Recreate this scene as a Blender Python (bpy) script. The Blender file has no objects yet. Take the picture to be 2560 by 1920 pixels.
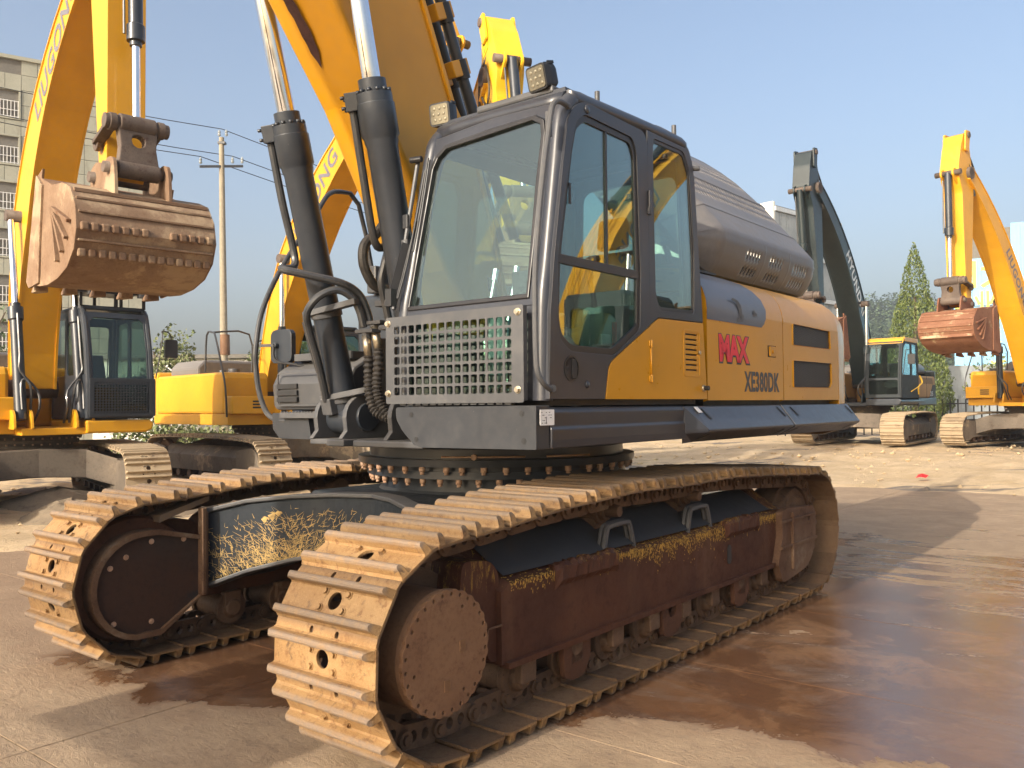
import bpy, math, random
import numpy as np
from mathutils import Vector, Matrix, noise
from mathutils.geometry import tessellate_polygon
R = math.radians
C = bpy.context.scene.collection
S = bpy.context.scene

# ---------------------------------------------------------------- camera
TH, H = .679, 1.464
cam = bpy.data.cameras.new('camera'); co = bpy.data.objects.new('camera', cam); C.objects.link(co)
S.camera = co
cam.sensor_width = 36.0; cam.lens = 2163.0/2560*36; cam.clip_start = .05; cam.clip_end = 3000
_r = Vector((math.cos(-.009), 0, 0))
p_, r_ = .0245, -.009
fwd = Vector((0, math.cos(p_), math.sin(p_))); up0 = Vector((0, -math.sin(p_), math.cos(p_))); rt0 = Vector((1, 0, 0))
# image rolled: horizon climbs to the right
rt = rt0*math.cos(r_) + up0*math.sin(r_); up = -rt0*math.sin(r_) + up0*math.cos(r_)
m = Matrix((rt, up, -fwd)).transposed().to_4x4(); m.translation = Vector((0, 0, H))
co.matrix_world = m

# ---------------------------------------------------------------- light
w = bpy.data.worlds.new('World'); S.world = w; w.use_nodes = True
nt = w.node_tree; nt.nodes.clear()
Uv = Vector((math.sin(TH), math.cos(TH), 0)); Vv = Vector((-math.cos(TH), math.sin(TH), 0))
sun_h = (-Uv*math.cos(R(1.3)) + Vv*math.sin(R(1.3))).normalized()     # towards the sun, level
EL = R(24)
sky = nt.nodes.new('ShaderNodeTexSky'); sky.sky_type = 'NISHITA'; sky.sun_disc = False
sky.sun_elevation = EL; sky.sun_rotation = math.atan2(sun_h.x, sun_h.y)
sky.air_density = 1.0; sky.dust_density = 6.5; sky.ozone_density = 1.2; sky.altitude = 0
bg = nt.nodes.new('ShaderNodeBackground'); bg.inputs['Strength'].default_value = SKY_STRENGTH = .15
out = nt.nodes.new('ShaderNodeOutputWorld')
nt.links.new(sky.outputs[0], bg.inputs[0]); nt.links.new(bg.outputs[0], out.inputs[0])
sl = bpy.data.lights.new('sun', 'SUN'); so = bpy.data.objects.new('sun', sl); C.objects.link(so)
sl.energy = 2.8; sl.angle = R(.55); sl.color = (1.0, .91, .78)
sd = (sun_h*math.cos(EL) + Vector((0, 0, math.sin(EL))))
so.rotation_euler = sd.to_track_quat('Z', 'Y').to_euler(); so.location = (-8, -10, 14)
S.view_settings.view_transform = 'Standard'; S.view_settings.look = 'None'
S.view_settings.exposure = .90; S.view_settings.gamma = 1
S.view_settings.use_curve_mapping = False
S.cycles.use_denoising = True
S.cycles.max_bounces = 8; S.cycles.diffuse_bounces = 3; S.cycles.glossy_bounces = 4
S.cycles.transparent_max_bounces = 24; S.cycles.transmission_bounces = 6
S.cycles.sample_clamp_indirect = 6
S.cycles.caustics_reflective = False; S.cycles.caustics_refractive = False

# ---------------------------------------------------------------- materials
def _n(t, k, **kw):
    n = t.nodes.new(k)
    for a, b in kw.items(): setattr(n, a, b)
    return n
def mixc(t, fac, a, b, mode='MIX'):
    n = _n(t, 'ShaderNodeMix', data_type='RGBA', blend_type=mode)
    for s, v in ((n.inputs[0], fac), (n.inputs[6], a), (n.inputs[7], b)):
        if hasattr(v, 'links') or hasattr(v, 'is_linked'): t.links.new(v, s)
        else: s.default_value = v if not isinstance(v, tuple) else (*v[:3], 1)
    return n.outputs[2]
def math_(t, op, a, b=0, clamp=False):
    n = _n(t, 'ShaderNodeMath', operation=op, use_clamp=clamp)
    for s, v in ((n.inputs[0], a), (n.inputs[1], b)):
        if hasattr(v, 'is_linked'): t.links.new(v, s)
        else: s.default_value = v
    return n.outputs[0]
def ramp(t, v, a, b, lo=0., hi=1.):
    n = _n(t, 'ShaderNodeMapRange', interpolation_type='SMOOTHSTEP')
    t.links.new(v, n.inputs[0]); n.inputs[1].default_value = a; n.inputs[2].default_value = b
    n.inputs[3].default_value = lo; n.inputs[4].default_value = hi
    return n.outputs[0]
def tnoise(t, vec, scale, detail=5, rough=.6, dist=0., stretch=None):
    if stretch:
        mp = _n(t, 'ShaderNodeMapping'); mp.inputs['Scale'].default_value = stretch
        t.links.new(vec, mp.inputs[0]); vec = mp.outputs[0]
    n = _n(t, 'ShaderNodeTexNoise'); t.links.new(vec, n.inputs['Vector'])
    n.inputs['Scale'].default_value = scale; n.inputs['Detail'].default_value = detail
    n.inputs['Roughness'].default_value = rough; n.inputs['Distortion'].default_value = dist
    return n.outputs[0]
def base_mat(name):
    mt = bpy.data.materials.new(name); mt.use_nodes = True; t = mt.node_tree; t.nodes.clear()
    o = _n(t, 'ShaderNodeOutputMaterial'); b = _n(t, 'ShaderNodeBsdfPrincipled')
    t.links.new(b.outputs[0], o.inputs[0])
    tc = _n(t, 'ShaderNodeTexCoord'); oi = _n(t, 'ShaderNodeObjectInfo')
    mp = _n(t, 'ShaderNodeVectorMath', operation='ADD'); sc = _n(t, 'ShaderNodeVectorMath', operation='SCALE')
    cb = _n(t, 'ShaderNodeCombineXYZ')
    for i in range(3): t.links.new(oi.outputs['Random'], cb.inputs[i])
    t.links.new(cb.outputs[0], sc.inputs[0]); sc.inputs['Scale'].default_value = 31.7
    t.links.new(tc.outputs['Object'], mp.inputs[0]); t.links.new(sc.outputs[0], mp.inputs[1])
    return mt, t, b, mp.outputs[0], tc.outputs['Object']
def setc(t, sock, v):
    if hasattr(v, 'is_linked'): t.links.new(v, sock)
    else: sock.default_value = (*v[:3], 1) if isinstance(v, tuple) else v
def bump(t, b, h, strength=.3, dist=.01):
    n = _n(t, 'ShaderNodeBump'); t.links.new(h, n.inputs['Height'])
    n.inputs['Strength'].default_value = strength; n.inputs['Distance'].default_value = dist
    t.links.new(n.outputs[0], b.inputs['Normal'])

def paint(name, col, rough=.38, coat=0., var=.16, dust=(.30, .24, .17), dustamt=.18, chips=None, chipamt=0., metal=0., topdust=.25, scratch=0., bumps=.02):
    """painted steel: slow colour drift, dust film that settles on upward faces, specks and chips"""
    mt, t, b, v, ob = base_mat(name)
    n1 = tnoise(t, v, 1.3, 4, .55); n2 = tnoise(t, v, 14, 6, .7); n3 = tnoise(t, v, 90, 3, .6)
    dark = tuple(c*(1-var) for c in col); lite = tuple(min(1, c*(1+var*.7)) for c in col)
    c = mixc(t, ramp(t, n1, .3, .7), dark, lite)
    g = _n(t, 'ShaderNodeNewGeometry'); sx = _n(t, 'ShaderNodeSeparateXYZ'); t.links.new(g.outputs['Normal'], sx.inputs[0])
    upf = ramp(t, sx.outputs[2], .2, 1., 0., topdust)
    d = math_(t, 'ADD', math_(t, 'MULTIPLY', ramp(t, n2, .35, .8), dustamt), upf, True)
    d = math_(t, 'MULTIPLY', d, ramp(t, n1, .2, .75, .45, 1.))
    c = mixc(t, d, c, dust)
    if chips:
        c = mixc(t, ramp(t, n2, .69-chipamt, .70-chipamt), c, chips)
    if scratch:
        n4 = tnoise(t, v, 30, 4, .8, 1.5, (1, 1, .12))
        c = mixc(t, ramp(t, n4, .70, .74, 0, scratch), c, (.42, .40, .36))
    sp = ramp(t, n3, .74, .78, 0, .5)
    c = mixc(t, sp, c, (.40, .36, .30))
    setc(t, b.inputs['Base Color'], c); b.inputs['Metallic'].default_value = metal
    rr = math_(t, 'ADD', math_(t, 'MULTIPLY', d, .55), math_(t, 'MULTIPLY', n2, .16), True)
    t.links.new(math_(t, 'ADD', rr, rough-.08, True), b.inputs['Roughness'])
    b.inputs['Coat Weight'].default_value = coat; b.inputs['Coat Roughness'].default_value = .08
    bump(t, b, math_(t, 'ADD', n1, math_(t, 'MULTIPLY', n3, .03)), bumps, .02)
    return mt
def rusty(name, a, bc, cc, rough=.8, sc=9., bumpst=.5, mud=None, mudamt=.5, metal=0.):
    mt, t, b, v, ob = base_mat(name)
    n1 = tnoise(t, v, sc*.35, 5, .6); n2 = tnoise(t, v, sc*1.6, 7, .75); n3 = tnoise(t, v, sc*11, 4, .7)
    c = mixc(t, ramp(t, n1, .35, .65), a, bc); c = mixc(t, ramp(t, n2, .52, .72), c, cc)
    c = mixc(t, ramp(t, n3, .45, .75, 0, .4), c, tuple(x*.55 for x in a))
    if mud:
        c = mixc(t, ramp(t, math_(t, 'ADD', math_(t, 'MULTIPLY', n1, .6), math_(t, 'MULTIPLY', n2, .4)), .62-mudamt*.25, .70-mudamt*.25), c, mud)
    setc(t, b.inputs['Base Color'], c); b.inputs['Metallic'].default_value = metal
    t.links.new(ramp(t, n2, .2, .8, rough-.15, rough+.12), b.inputs['Roughness'])
    bump(t, b, math_(t, 'ADD', n2, math_(t, 'MULTIPLY', n3, .5)), bumpst, .006); b.inputs['Specular IOR Level'].default_value = .22
    return mt
def plain(name, col, rough=.6, metal=0., spec=.5, var=.12, sc=8, bumpst=0., coat=0.):
    mt, t, b, v, ob = base_mat(name)
    n = tnoise(t, v, sc, 5, .65)
    c = mixc(t, ramp(t, n, .3, .7), tuple(x*(1-var) for x in col), tuple(min(1, x*(1+var)) for x in col))
    setc(t, b.inputs['Base Color'], c); b.inputs['Metallic'].default_value = metal
    t.links.new(ramp(t, n, .2, .8, max(.02, rough-.08), rough+.08), b.inputs['Roughness'])
    b.inputs['Specular IOR Level'].default_value = spec; b.inputs['Coat Weight'].default_value = coat
    if bumpst: bump(t, b, n, bumpst, .01)
    return mt
def glass(name, tint, film=.12, filmcol=(.5, .52, .45), refl=1.0):
    mt = bpy.data.materials.new(name); mt.use_nodes = True; t = mt.node_tree; t.nodes.clear()
    o = _n(t, 'ShaderNodeOutputMaterial'); tr = _n(t, 'ShaderNodeBsdfTransparent'); tr.inputs[0].default_value = (*tint, 1)
    gl = _n(t, 'ShaderNodeBsdfGlossy'); gl.inputs['Roughness'].default_value = .012; gl.inputs[0].default_value = (.9, .97, .95, 1)
    gm = _n(t, 'ShaderNodeNewGeometry'); dt = _n(t, 'ShaderNodeVectorMath', operation='DOT_PRODUCT'); t.links.new(gm.outputs['Incoming'], dt.inputs[0]); t.links.new(gm.outputs['Normal'], dt.inputs[1])
    fz = math_(t, 'POWER', math_(t, 'SUBTRACT', 1., math_(t, 'ABSOLUTE', dt.outputs['Value'])), 4.); fr = math_(t, 'ADD', math_(t, 'MULTIPLY', fz, .96), .045)
    df = _n(t, 'ShaderNodeBsdfDiffuse'); df.inputs[0].default_value = (*filmcol, 1)
    tc = _n(t, 'ShaderNodeTexCoord'); n = tnoise(t, tc.outputs['Object'], 3.2, 6, .7, .6)
    m1 = _n(t, 'ShaderNodeMixShader'); t.links.new(ramp(t, n, .3, .75, film*.35, film), m1.inputs[0])
    t.links.new(tr.outputs[0], m1.inputs[1]); t.links.new(df.outputs[0], m1.inputs[2])
    m2 = _n(t, 'ShaderNodeMixShader'); t.links.new(math_(t, 'MULTIPLY', fr, 1.6*refl, True), m2.inputs[0])
    t.links.new(m1.outputs[0], m2.inputs[1]); t.links.new(gl.outputs[0], m2.inputs[2]); t.links.new(m2.outputs[0], o.inputs[0])
    return mt
M = {}
M['charcoal'] = paint('charcoal_paint', (.026, .032, .042), .36, .15, .2, (.14, .135, .12), .10, topdust=.2)
M['charcoal_scr'] = paint('scratched_charcoal_paint', (.026, .029, .035), .45, .05, .2, (.15, .14, .125), .16, topdust=.2, scratch=.9)
M['cabgrey'] = paint('cab_grey_paint', (.030, .033, .043), .34, .15, .15, (.17, .165, .15), .09, topdust=.25)
M['guard'] = paint('guard_grey_paint', (.068, .070, .075), .45, 0, .15, (.22, .20, .17), .2, topdust=.3, scratch=.4)
M['cowl'] = paint('cowl_grey_paint', (.135, .128, .125), .42, .08, .12, (.28, .25, .22), .4, topdust=.35)
M['amber'] = paint('amber_paint', (.56, .26, .006), .30, .12, .08, (.42, .28, .12), .05, topdust=.4, bumps=.04)
M['amber_boom'] = paint('amber_boom_paint', (.58, .275, .006), .40, .15, .12, (.38, .25, .11), .20, topdust=.2, chips=(.10, .035, .03), chipamt=-.055)
M['yellow'] = paint('bright_yellow_paint', (.70, .345, .008), .42, .1, .10, (.42, .30, .17), .16, topdust=.2)
M['yellow2'] = paint('lemon_yellow_paint', (.78, .47, .012), .45, .15, .08, (.50, .40, .25), .10, topdust=.2)
M['green'] = paint('dark_green_paint', (.012, .022, .025), .42, .1, .2, (.12, .13, .11), .12, topdust=.1)
M['orange'] = paint('orange_panel_paint', (.50, .26, .06), .5, 0, .15, (.4, .3, .2), .3)
M['shoe_old'] = rusty('track_shoe_steel', (.33, .185, .085), (.44, .275, .14), (.25, .12, .05), .74, 9, .7, (.50, .34, .19), .5)
M['shoe_far'] = rusty('dusty_track_steel', (.27, .205, .135), (.37, .295, .20), (.19, .125, .075), .85, 9, .6, (.36, .28, .185), .8)
M['link'] = rusty('track_link_steel', (.10, .062, .04), (.15, .09, .055), (.055, .035, .028), .62, 14, .6, (.20, .14, .09), .25)
M['rust'] = rusty('rust_brown_steel', (.085, .040, .024), (.12, .055, .032), (.05, .027, .02), .62, 4, .35)
M['rustlite'] = rusty('mud_washed_steel', (.105, .056, .034), (.17, .105, .065), (.065, .035, .022), .72, 6, .5, (.22, .16, .11), .3)
M['drive'] = rusty('final_drive_steel', (.16, .085, .048), (.21, .12, .068), (.10, .05, .032), .66, 5, .35)
M['bucket'] = rusty('bucket_steel', (.20, .125, .078), (.29, .20, .13), (.15, .07, .035), .8, 3.2, .7, (.38, .28, .18), .45)
M['bucket_red'] = rusty('red_brown_bucket_steel', (.20, .088, .050), (.26, .13, .075), (.14, .055, .03), .7, 3.2, .6, (.46, .35, .22), .35)
M['linkage'] = rusty('dirty_linkage_steel', (.10, .078, .065), (.16, .125, .10), (.075, .045, .035), .6, 5, .4)
M['frame_far'] = rusty('dusty_frame_steel', (.12, .10, .08), (.19, .155, .12), (.085, .065, .05), .8, 2.5, .4, (.42, .33, .22), .25)
M['black'] = plain('black_rubber', (.018, .018, .019), .5)
M['gasket'] = plain('black_gasket', (.022, .021, .022), .35)
M['hose'] = plain('hose_rubber', (.05, .046, .042), .55, var=.4, sc=20)
M['pipe'] = paint('pipe_paint', (.034, .036, .040), .36, .2, .15, (.2, .18, .15), .2)
M['chrome'] = plain('chrome_rod', (.78, .78, .80), .10, 1.0, var=.05)
M['bolt'] = plain('zinc_bolt', (.55, .48, .36), .35, .85, var=.3, sc=30)
M['boltrust'] = rusty('rusty_bolt', (.42, .26, .17), (.52, .36, .26), (.28, .14, .08), .6, 20, .3)
M['glass'] = glass('cab_glass', (.62, .76, .72), .008, refl=1.3)
M['rearglass'] = glass('rear_cab_glass', (.80, .93, .90), .01)
M['windscreen'] = glass('windscreen_glass', (.80, .92, .89), .012, (.40, .42, .36), 1.15)
M['glassdark'] = glass('far_cab_glass', (.55, .65, .61), .04, (.3, .32, .3), .55)
M['interior'] = plain('cab_trim', (.022, .023, .026), .6)
M['interior_lite'] = plain('cab_console', (.22, .26, .25), .6)
M['red'] = plain('red_plastic', (.62, .02, .02), .4)
M['white'] = plain('white_label', (.78, .78, .76), .5)
M['decal'] = plain('dark_lettering', (.055, .060, .068), .5)
M['decalgrey'] = plain('grey_lettering', (.16, .15, .17), .5)
M['decalred'] = plain('red_lettering', (.70, .02, .04), .35)
M['decalwhite'] = plain('white_lettering', (.72, .75, .76), .5)
M['decalyellow'] = plain('yellow_sign', (.85, .72, .02), .5)
M['lens'] = plain('lamp_lens', (.22, .20, .15), .2, .5)
M['cup'] = plain('lamp_cup', (.34, .31, .23), .3, .6)
M['charcoal_far'] = plain('far_cab_paint', (.030, .036, .040), .6, spec=.3)
M['greypatch'] = paint('grey_panel_paint', (.085, .09, .11), .34, .2, .12, (.3, .28, .26), .12, topdust=.5, scratch=.6)

def edge_rust(name, axis, lo, hi, base3, fl, streak=(1, 1, .18), amt=.5, sc=16):
    """rust with amber paint or straw mud left along one edge (a height band in object space), running down in drips"""
    mt, t, b, v, ob = base_mat(name); A, B_, C_ = base3
    sx = _n(t, 'ShaderNodeSeparateXYZ'); t.links.new(ob, sx.inputs[0]); z = sx.outputs[axis]
    n1 = tnoise(t, ob, 1.8, 5, .6); n2 = tnoise(t, ob, 13, 7, .75); n3 = tnoise(t, ob, sc, 7, .78, .6, streak); n4 = tnoise(t, ob, 3.5, 4, .6, 0, (1, 1, .05)); n5 = tnoise(t, ob, 110, 3, .7)
    c = mixc(t, ramp(t, n1, .35, .65), A, B_); c = mixc(t, ramp(t, n4, .5, .7, 0, .8), c, C_); c = mixc(t, ramp(t, n2, .5, .75, 0, .6), c, tuple(x*.55 for x in A))
    h = ramp(t, z, lo, hi); g = math_(t, 'ADD', math_(t, 'MULTIPLY', h, .30), math_(t, 'ADD', math_(t, 'MULTIPLY', n3, .62), math_(t, 'MULTIPLY', n1, .25)))
    k = ramp(t, g, .78-amt*.2, .82-amt*.2); k = math_(t, 'MULTIPLY', k, ramp(t, z, lo-.12, lo+.02)); k = math_(t, 'MULTIPLY', k, ramp(t, n5, .30, .5, .35, 1))
    c = mixc(t, k, c, fl); setc(t, b.inputs['Base Color'], c); t.links.new(ramp(t, n2, .2, .8, .5, .8), b.inputs['Roughness'])
    bump(t, b, math_(t, 'ADD', n2, math_(t, 'MULTIPLY', k, .6)), .4, .006); b.inputs['Specular IOR Level'].default_value = .22; return mt
M['rust_near'] = edge_rust('rust_brown_frame', 2, .50, .70, ((.060, .024, .015), (.085, .034, .019), (.115, .058, .034)), (.26, .15, .03), amt=.15, sc=40)
M['flake'] = plain('amber_flakes', (.46, .27, .05), .8, var=.4, sc=30)
M['straw'] = plain('straw_coloured_mud', (.40, .27, .10), .85, var=.35, sc=20)
M['car_body'] = edge_rust('charcoal_with_straw_mud', 1, 1.2, 2.7, ((.020, .026, .033), (.028, .034, .042), (.045, .048, .05)), (.22, .16, .07), (1, .30, 1), .0, 26)
def shoe_mat():
    mt, t, b, v, ob = base_mat('track_shoe_steel')
    sx = _n(t, 'ShaderNodeSeparateXYZ'); t.links.new(ob, sx.inputs[0]); z = sx.outputs[2]; oi = _n(t, 'ShaderNodeObjectInfo')
    n1 = tnoise(t, v, 4, 5, .6); n2 = tnoise(t, v, 22, 7, .75); n3 = tnoise(t, v, 120, 4, .7); n4 = tnoise(t, v, 9, 5, .7, 1.2)
    c = mixc(t, ramp(t, n1, .3, .7), (.225, .128, .052), (.305, .19, .088)); c = mixc(t, ramp(t, n2, .50, .68, 0, .85), c, (.14, .064, .026)); c = mixc(t, ramp(t, n4, .54, .68, 0, .85), c, (.085, .048, .027))
    c = mixc(t, ramp(t, n3, .5, .8, 0, .6), c, (.42, .29, .15))
    worn = math_(t, 'MULTIPLY', ramp(t, z, .022, .044), ramp(t, n2, .30, .60, .35, 1)); c = mixc(t, worn, c, (.20, .15, .11))
    foot = math_(t, 'MULTIPLY', ramp(t, z, -.014, -.002, 1, 0), .75); c = mixc(t, foot, c, (.10, .062, .04))
    hs = _n(t, 'ShaderNodeHueSaturation'); t.links.new(c, hs.inputs['Color']); t.links.new(ramp(t, oi.outputs['Random'], 0, 1, .72, 1.14), hs.inputs['Value']); hs.inputs['Saturation'].default_value = 1.05
    setc(t, b.inputs['Base Color'], hs.outputs[0]); t.links.new(ramp(t, n2, .2, .8, .55, .85), b.inputs['Roughness'])
    bump(t, b, math_(t, 'ADD', n2, math_(t, 'MULTIPLY', n3, .6)), .85, .006); return mt
M['shoe'] = shoe_mat()
# ---------------------------------------------------------------- geometry
class MB:
    def __init__(s): s.v = []; s.f = []; s.sm = []
    def add(s, vs, fs, smooth=False):
        n = len(s.v); s.v += [tuple(x) for x in vs]; s.f += [tuple(i+n for i in f) for f in fs]; s.sm += [smooth]*len(fs)
        return s
    def box(s, x0, x1, y0, y1, z0, z1):
        return s.hexa([(x0, y0, z0), (x1, y0, z0), (x1, y1, z0), (x0, y1, z0), (x0, y0, z1), (x1, y0, z1), (x1, y1, z1), (x0, y1, z1)])
    def hexa(s, p):
        return s.add(p, [(0, 3, 2, 1), (4, 5, 6, 7), (0, 1, 5, 4), (1, 2, 6, 5), (2, 3, 7, 6), (3, 0, 4, 7)])
    def bar(s, a, b, wx, wz, upv=(0, 0, 1)):
        a, b = Vector(a), Vector(b); d = (b-a).normalized(); upv = Vector(upv)
        if abs(d.dot(upv)) > .98: upv = Vector((1, 0, 0))
        x = d.cross(upv).normalized()*wx/2; z = x.cross(d).normalized()*wz/2
        return s.hexa([a-x-z, a+x-z, b+x-z, b-x-z, a-x+z, a+x+z, b+x+z, b-x+z])
    def cyl(s, a, b, r, r2=None, n=16, caps=True):
        a, b = Vector(a), Vector(b); r2 = r if r2 is None else r2
        d = (b-a).normalized(); u = d.orthogonal().normalized(); w_ = d.cross(u)
        vs = []
        for p, q in ((a, r), (b, r2)):
            for i in range(n):
                t = 2*math.pi*i/n; vs.append(p+(u*math.cos(t)+w_*math.sin(t))*q)
        s.add(vs, [(i, (i+1) % n, n+(i+1) % n, n+i) for i in range(n)], True)
        if caps: s.add(vs, [tuple(range(n-1, -1, -1)), tuple(range(n, 2*n))])
        return s
    def lathe(s, a, d, prof, n=24):
        """prof: list of (distance along d, radius)"""
        a = Vector(a); d = Vector(d).normalized(); u = d.orthogonal().normalized(); w_ = d.cross(u)
        for (h0, r0), (h1, r1) in zip(prof, prof[1:]):
            vs = []
            for hh, q in ((h0, r0), (h1, r1)):
                for i in range(n):
                    t = 2*math.pi*i/n; vs.append(a+d*hh+(u*math.cos(t)+w_*math.sin(t))*q)
            s.add(vs, [(i, (i+1) % n, n+(i+1) % n, n+i) for i in range(n)], abs(h1-h0) > 1e-5)
        for hh, q, rev in ((prof[0][0], prof[0][1], True), (prof[-1][0], prof[-1][1], False)):
            if q > 1e-4:
                vs = [a+d*hh+(u*math.cos(2*math.pi*i/n)+w_*math.sin(2*math.pi*i/n))*q for i in range(n)]
                s.add(vs, [tuple(range(n-1, -1, -1)) if rev else tuple(range(n))])
        return s
    def tube(s, pts, r, n=8, sub=4, rr=None, closed=False):
        P = [Vector(p) for p in pts]
        if sub > 1 and len(P) > 2:
            Q = []
            for i in range(len(P)-1):
                p0 = P[max(i-1, 0)]; p1 = P[i]; p2 = P[i+1]; p3 = P[min(i+2, len(P)-1)]
                for k in range(sub):
                    t = k/sub
                    Q.append(.5*((2*p1)+(p2-p0)*t+(2*p0-5*p1+4*p2-p3)*t*t+(3*p1-p0-3*p2+p3)*t**3))
            Q.append(P[-1]); P = Q
        T = [(P[min(i+1, len(P)-1)]-P[max(i-1, 0)]).normalized() for i in range(len(P))]
        u = T[0].orthogonal().normalized(); vs = []
        for i, (p, t) in enumerate(zip(P, T)):
            u = (u-t*u.dot(t)).normalized(); w_ = t.cross(u)
            q = r if rr is None else rr(i/(len(P)-1))
            for k in range(n):
                a = 2*math.pi*k/n; vs.append(p+(u*math.cos(a)+w_*math.sin(a))*q)
        fs = [(i*n+k, i*n+(k+1) % n, (i+1)*n+(k+1) % n, (i+1)*n+k) for i in range(len(P)-1) for k in range(n)]
        s.add(vs, fs, True); L = len(vs)
        s.add(vs, [tuple(range(n-1, -1, -1)), tuple(range(L-n, L))])
        return s
    def plate(s, outer, holes, t0, t1, f):
        """flat plate with holes: outer/holes are 2D loops; f(a,b,t) maps to 3D, t is t0 or t1"""
        loops = [outer]+list(holes)
        tri = tessellate_polygon([[Vector((a, b, 0)) for a, b in l] for l in loops])
        flat = [q for l in loops for q in l]; n = len(flat)
        vs = [f(a, b, t0) for a, b in flat]+[f(a, b, t1) for a, b in flat]
        fs = []
        for a, b, c in tri:
            A, B, D = flat[a], flat[b], flat[c]
            if (B[0]-A[0])*(D[1]-A[1])-(B[1]-A[1])*(D[0]-A[0]) < 0: b, c = c, b
            fs += [(a+n, b+n, c+n), (c, b, a)]
        k = 0
        for l in loops:
            ar = sum(l[i][0]*l[(i+1) % len(l)][1]-l[(i+1) % len(l)][0]*l[i][1] for i in range(len(l)))
            fw = (ar > 0) == (l is loops[0])
            for i in range(len(l)):
                a, b = k+i, k+(i+1) % len(l)
                fs.append((a, b, b+n, a+n) if fw else (b, a, a+n, b+n))
            k += len(l)
        return s.add(vs, fs)
    def prism(s, poly, a0, a1, ax='y'):
        f = {'y': lambda a, b, t: (a, t, b), 'x': lambda a, b, t: (t, a, b), 'z': lambda a, b, t: (a, b, t)}[ax]
        return s.plate(poly, [], a0, a1, f)
    def loft(s, rings, smooth=True, close=False, cap0=False, cap1=False):
        n = len(rings[0]); vs = [p for r in rings for p in r]; fs = []
        for i in range(len(rings)-1):
            for k in range(n if close else n-1):
                fs.append((i*n+k, i*n+(k+1) % n, (i+1)*n+(k+1) % n, (i+1)*n+k))
        s.add(vs, fs, smooth)
        if cap0: s.add(rings[0], [tuple(range(n))])
        if cap1: s.add(rings[-1], [tuple(range(n-1, -1, -1))])
        return s
    def xf(s, mtx):
        s.v = [tuple(mtx @ Vector(p)) for p in s.v]; return s
    def mesh(s, name, mat, bevel=0):
        me = bpy.data.meshes.new(name); me.from_pydata(s.v, [], s.f)
        me.polygons.foreach_set('use_smooth', s.sm); me.materials.append(mat)
        import bmesh
        bm = bmesh.new(); bm.from_mesh(me)
        bmesh.ops.remove_doubles(bm, verts=bm.verts, dist=1e-5)
        bmesh.ops.recalc_face_normals(bm, faces=bm.faces)
        for e in bm.edges:
            if len(e.link_faces) == 2:
                if e.calc_face_angle(0) > .6: e.smooth = False
        bm.to_mesh(me); bm.free(); me.update()
        return me
def rrect(x0, x1, y0, y1, r, n=3):
    o = []
    for cx, cy, a0 in ((x1-r, y1-r, 0), (x0+r, y1-r, 90), (x0+r, y0+r, 180), (x1-r, y0+r, 270)):
        for k in range(n+1):
            a = R(a0+90*k/n); o.append((cx+r*math.cos(a), cy+r*math.sin(a)))
    return o
def ngon(cx, cy, r, n=16, ry=None):
    return [(cx+r*math.cos(2*math.pi*k/n), cy+(ry or r)*math.sin(2*math.pi*k/n)) for k in range(n)]
def fillet(poly, r, n=3):
    """round every corner of a 2D polygon; r may be a list"""
    o = []; L = len(poly)
    for i in range(L):
        p0, p, p1 = Vector(poly[i-1]), Vector(poly[i]), Vector(poly[(i+1) % L])
        q = r[i] if isinstance(r, (list, tuple)) else r
        a, b = p0-p, p1-p; q = min(q, a.length*.45, b.length*.45)
        if q < 1e-4: o.append(tuple(p)); continue
        A, B = p+a.normalized()*q, p+b.normalized()*q
        for k in range(n+1):
            t = k/n; o.append(tuple(A*(1-t)**2+p*2*t*(1-t)+B*t*t))
    return o
def part(name, mb, mat, parent=None, bevel=0, label=None, seg=2, mesh=None):
    me = mesh or mb.mesh(name, M[mat] if isinstance(mat, str) else mat)
    o = bpy.data.objects.new(name, me); C.objects.link(o); o.parent = parent
    if bevel:
        b = o.modifiers.new('bevel', 'BEVEL'); b.width = bevel; b.segments = seg; b.limit_method = 'ANGLE'; b.angle_limit = R(35)
    if label: o['label'] = label
    return o
def thing(name, label, cat, loc=(0, 0, 0), rotz=0, group=None):
    o = bpy.data.objects.new(name, None); C.objects.link(o); o.location = loc; o.rotation_euler = (0, 0, rotz)
    o.empty_display_size = .3
    o['label'] = label; o['category'] = cat
    if group: o['group'] = group
    return o
def tag(o, label, cat, group=None):
    o['label'] = label; o['category'] = cat
    if group: o['group'] = group
    return o
def struct(name, mb, mat, mesh=None):
    o = part(name, mb, mat, mesh=mesh); o['kind'] = 'structure'; return o
def text_mesh(txt, size, mat, shear=0, bold=0, xs=1.0, space=1.0, depth=.002):
    cu = bpy.data.curves.new('lettering', 'FONT'); cu.body = txt; cu.size = size; cu.shear = shear; cu.offset = bold
    cu.space_character = space; cu.align_x = 'CENTER'; cu.align_y = 'CENTER'; cu.extrude = depth; cu.resolution_u = 3
    o = bpy.data.objects.new('lettering', cu); C.objects.link(o)
    dg = bpy.context.evaluated_depsgraph_get(); dg.update()
    me = bpy.data.meshes.new_from_object(o.evaluated_get(dg)); bpy.data.objects.remove(o); bpy.data.curves.remove(cu)
    me.materials.clear(); me.materials.append(M[mat])
    me.transform(Matrix.Diagonal((xs, 1, 1, 1)))
    return me
def lettering(txt, size, mat, parent, origin, xdir, ydir, **k):
    me = text_mesh(txt, size, mat, **k)
    x = Vector(xdir).normalized(); y = Vector(ydir); y = (y-x*y.dot(x)).normalized(); z = x.cross(y)
    mt = Matrix((x, y, z)).transposed().to_4x4(); mt.translation = Vector(origin)
    me.transform(mt)
    return part('lettering', None, mat, parent, mesh=me)
def lerp(a, b, t): return a+(b-a)*t
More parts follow.
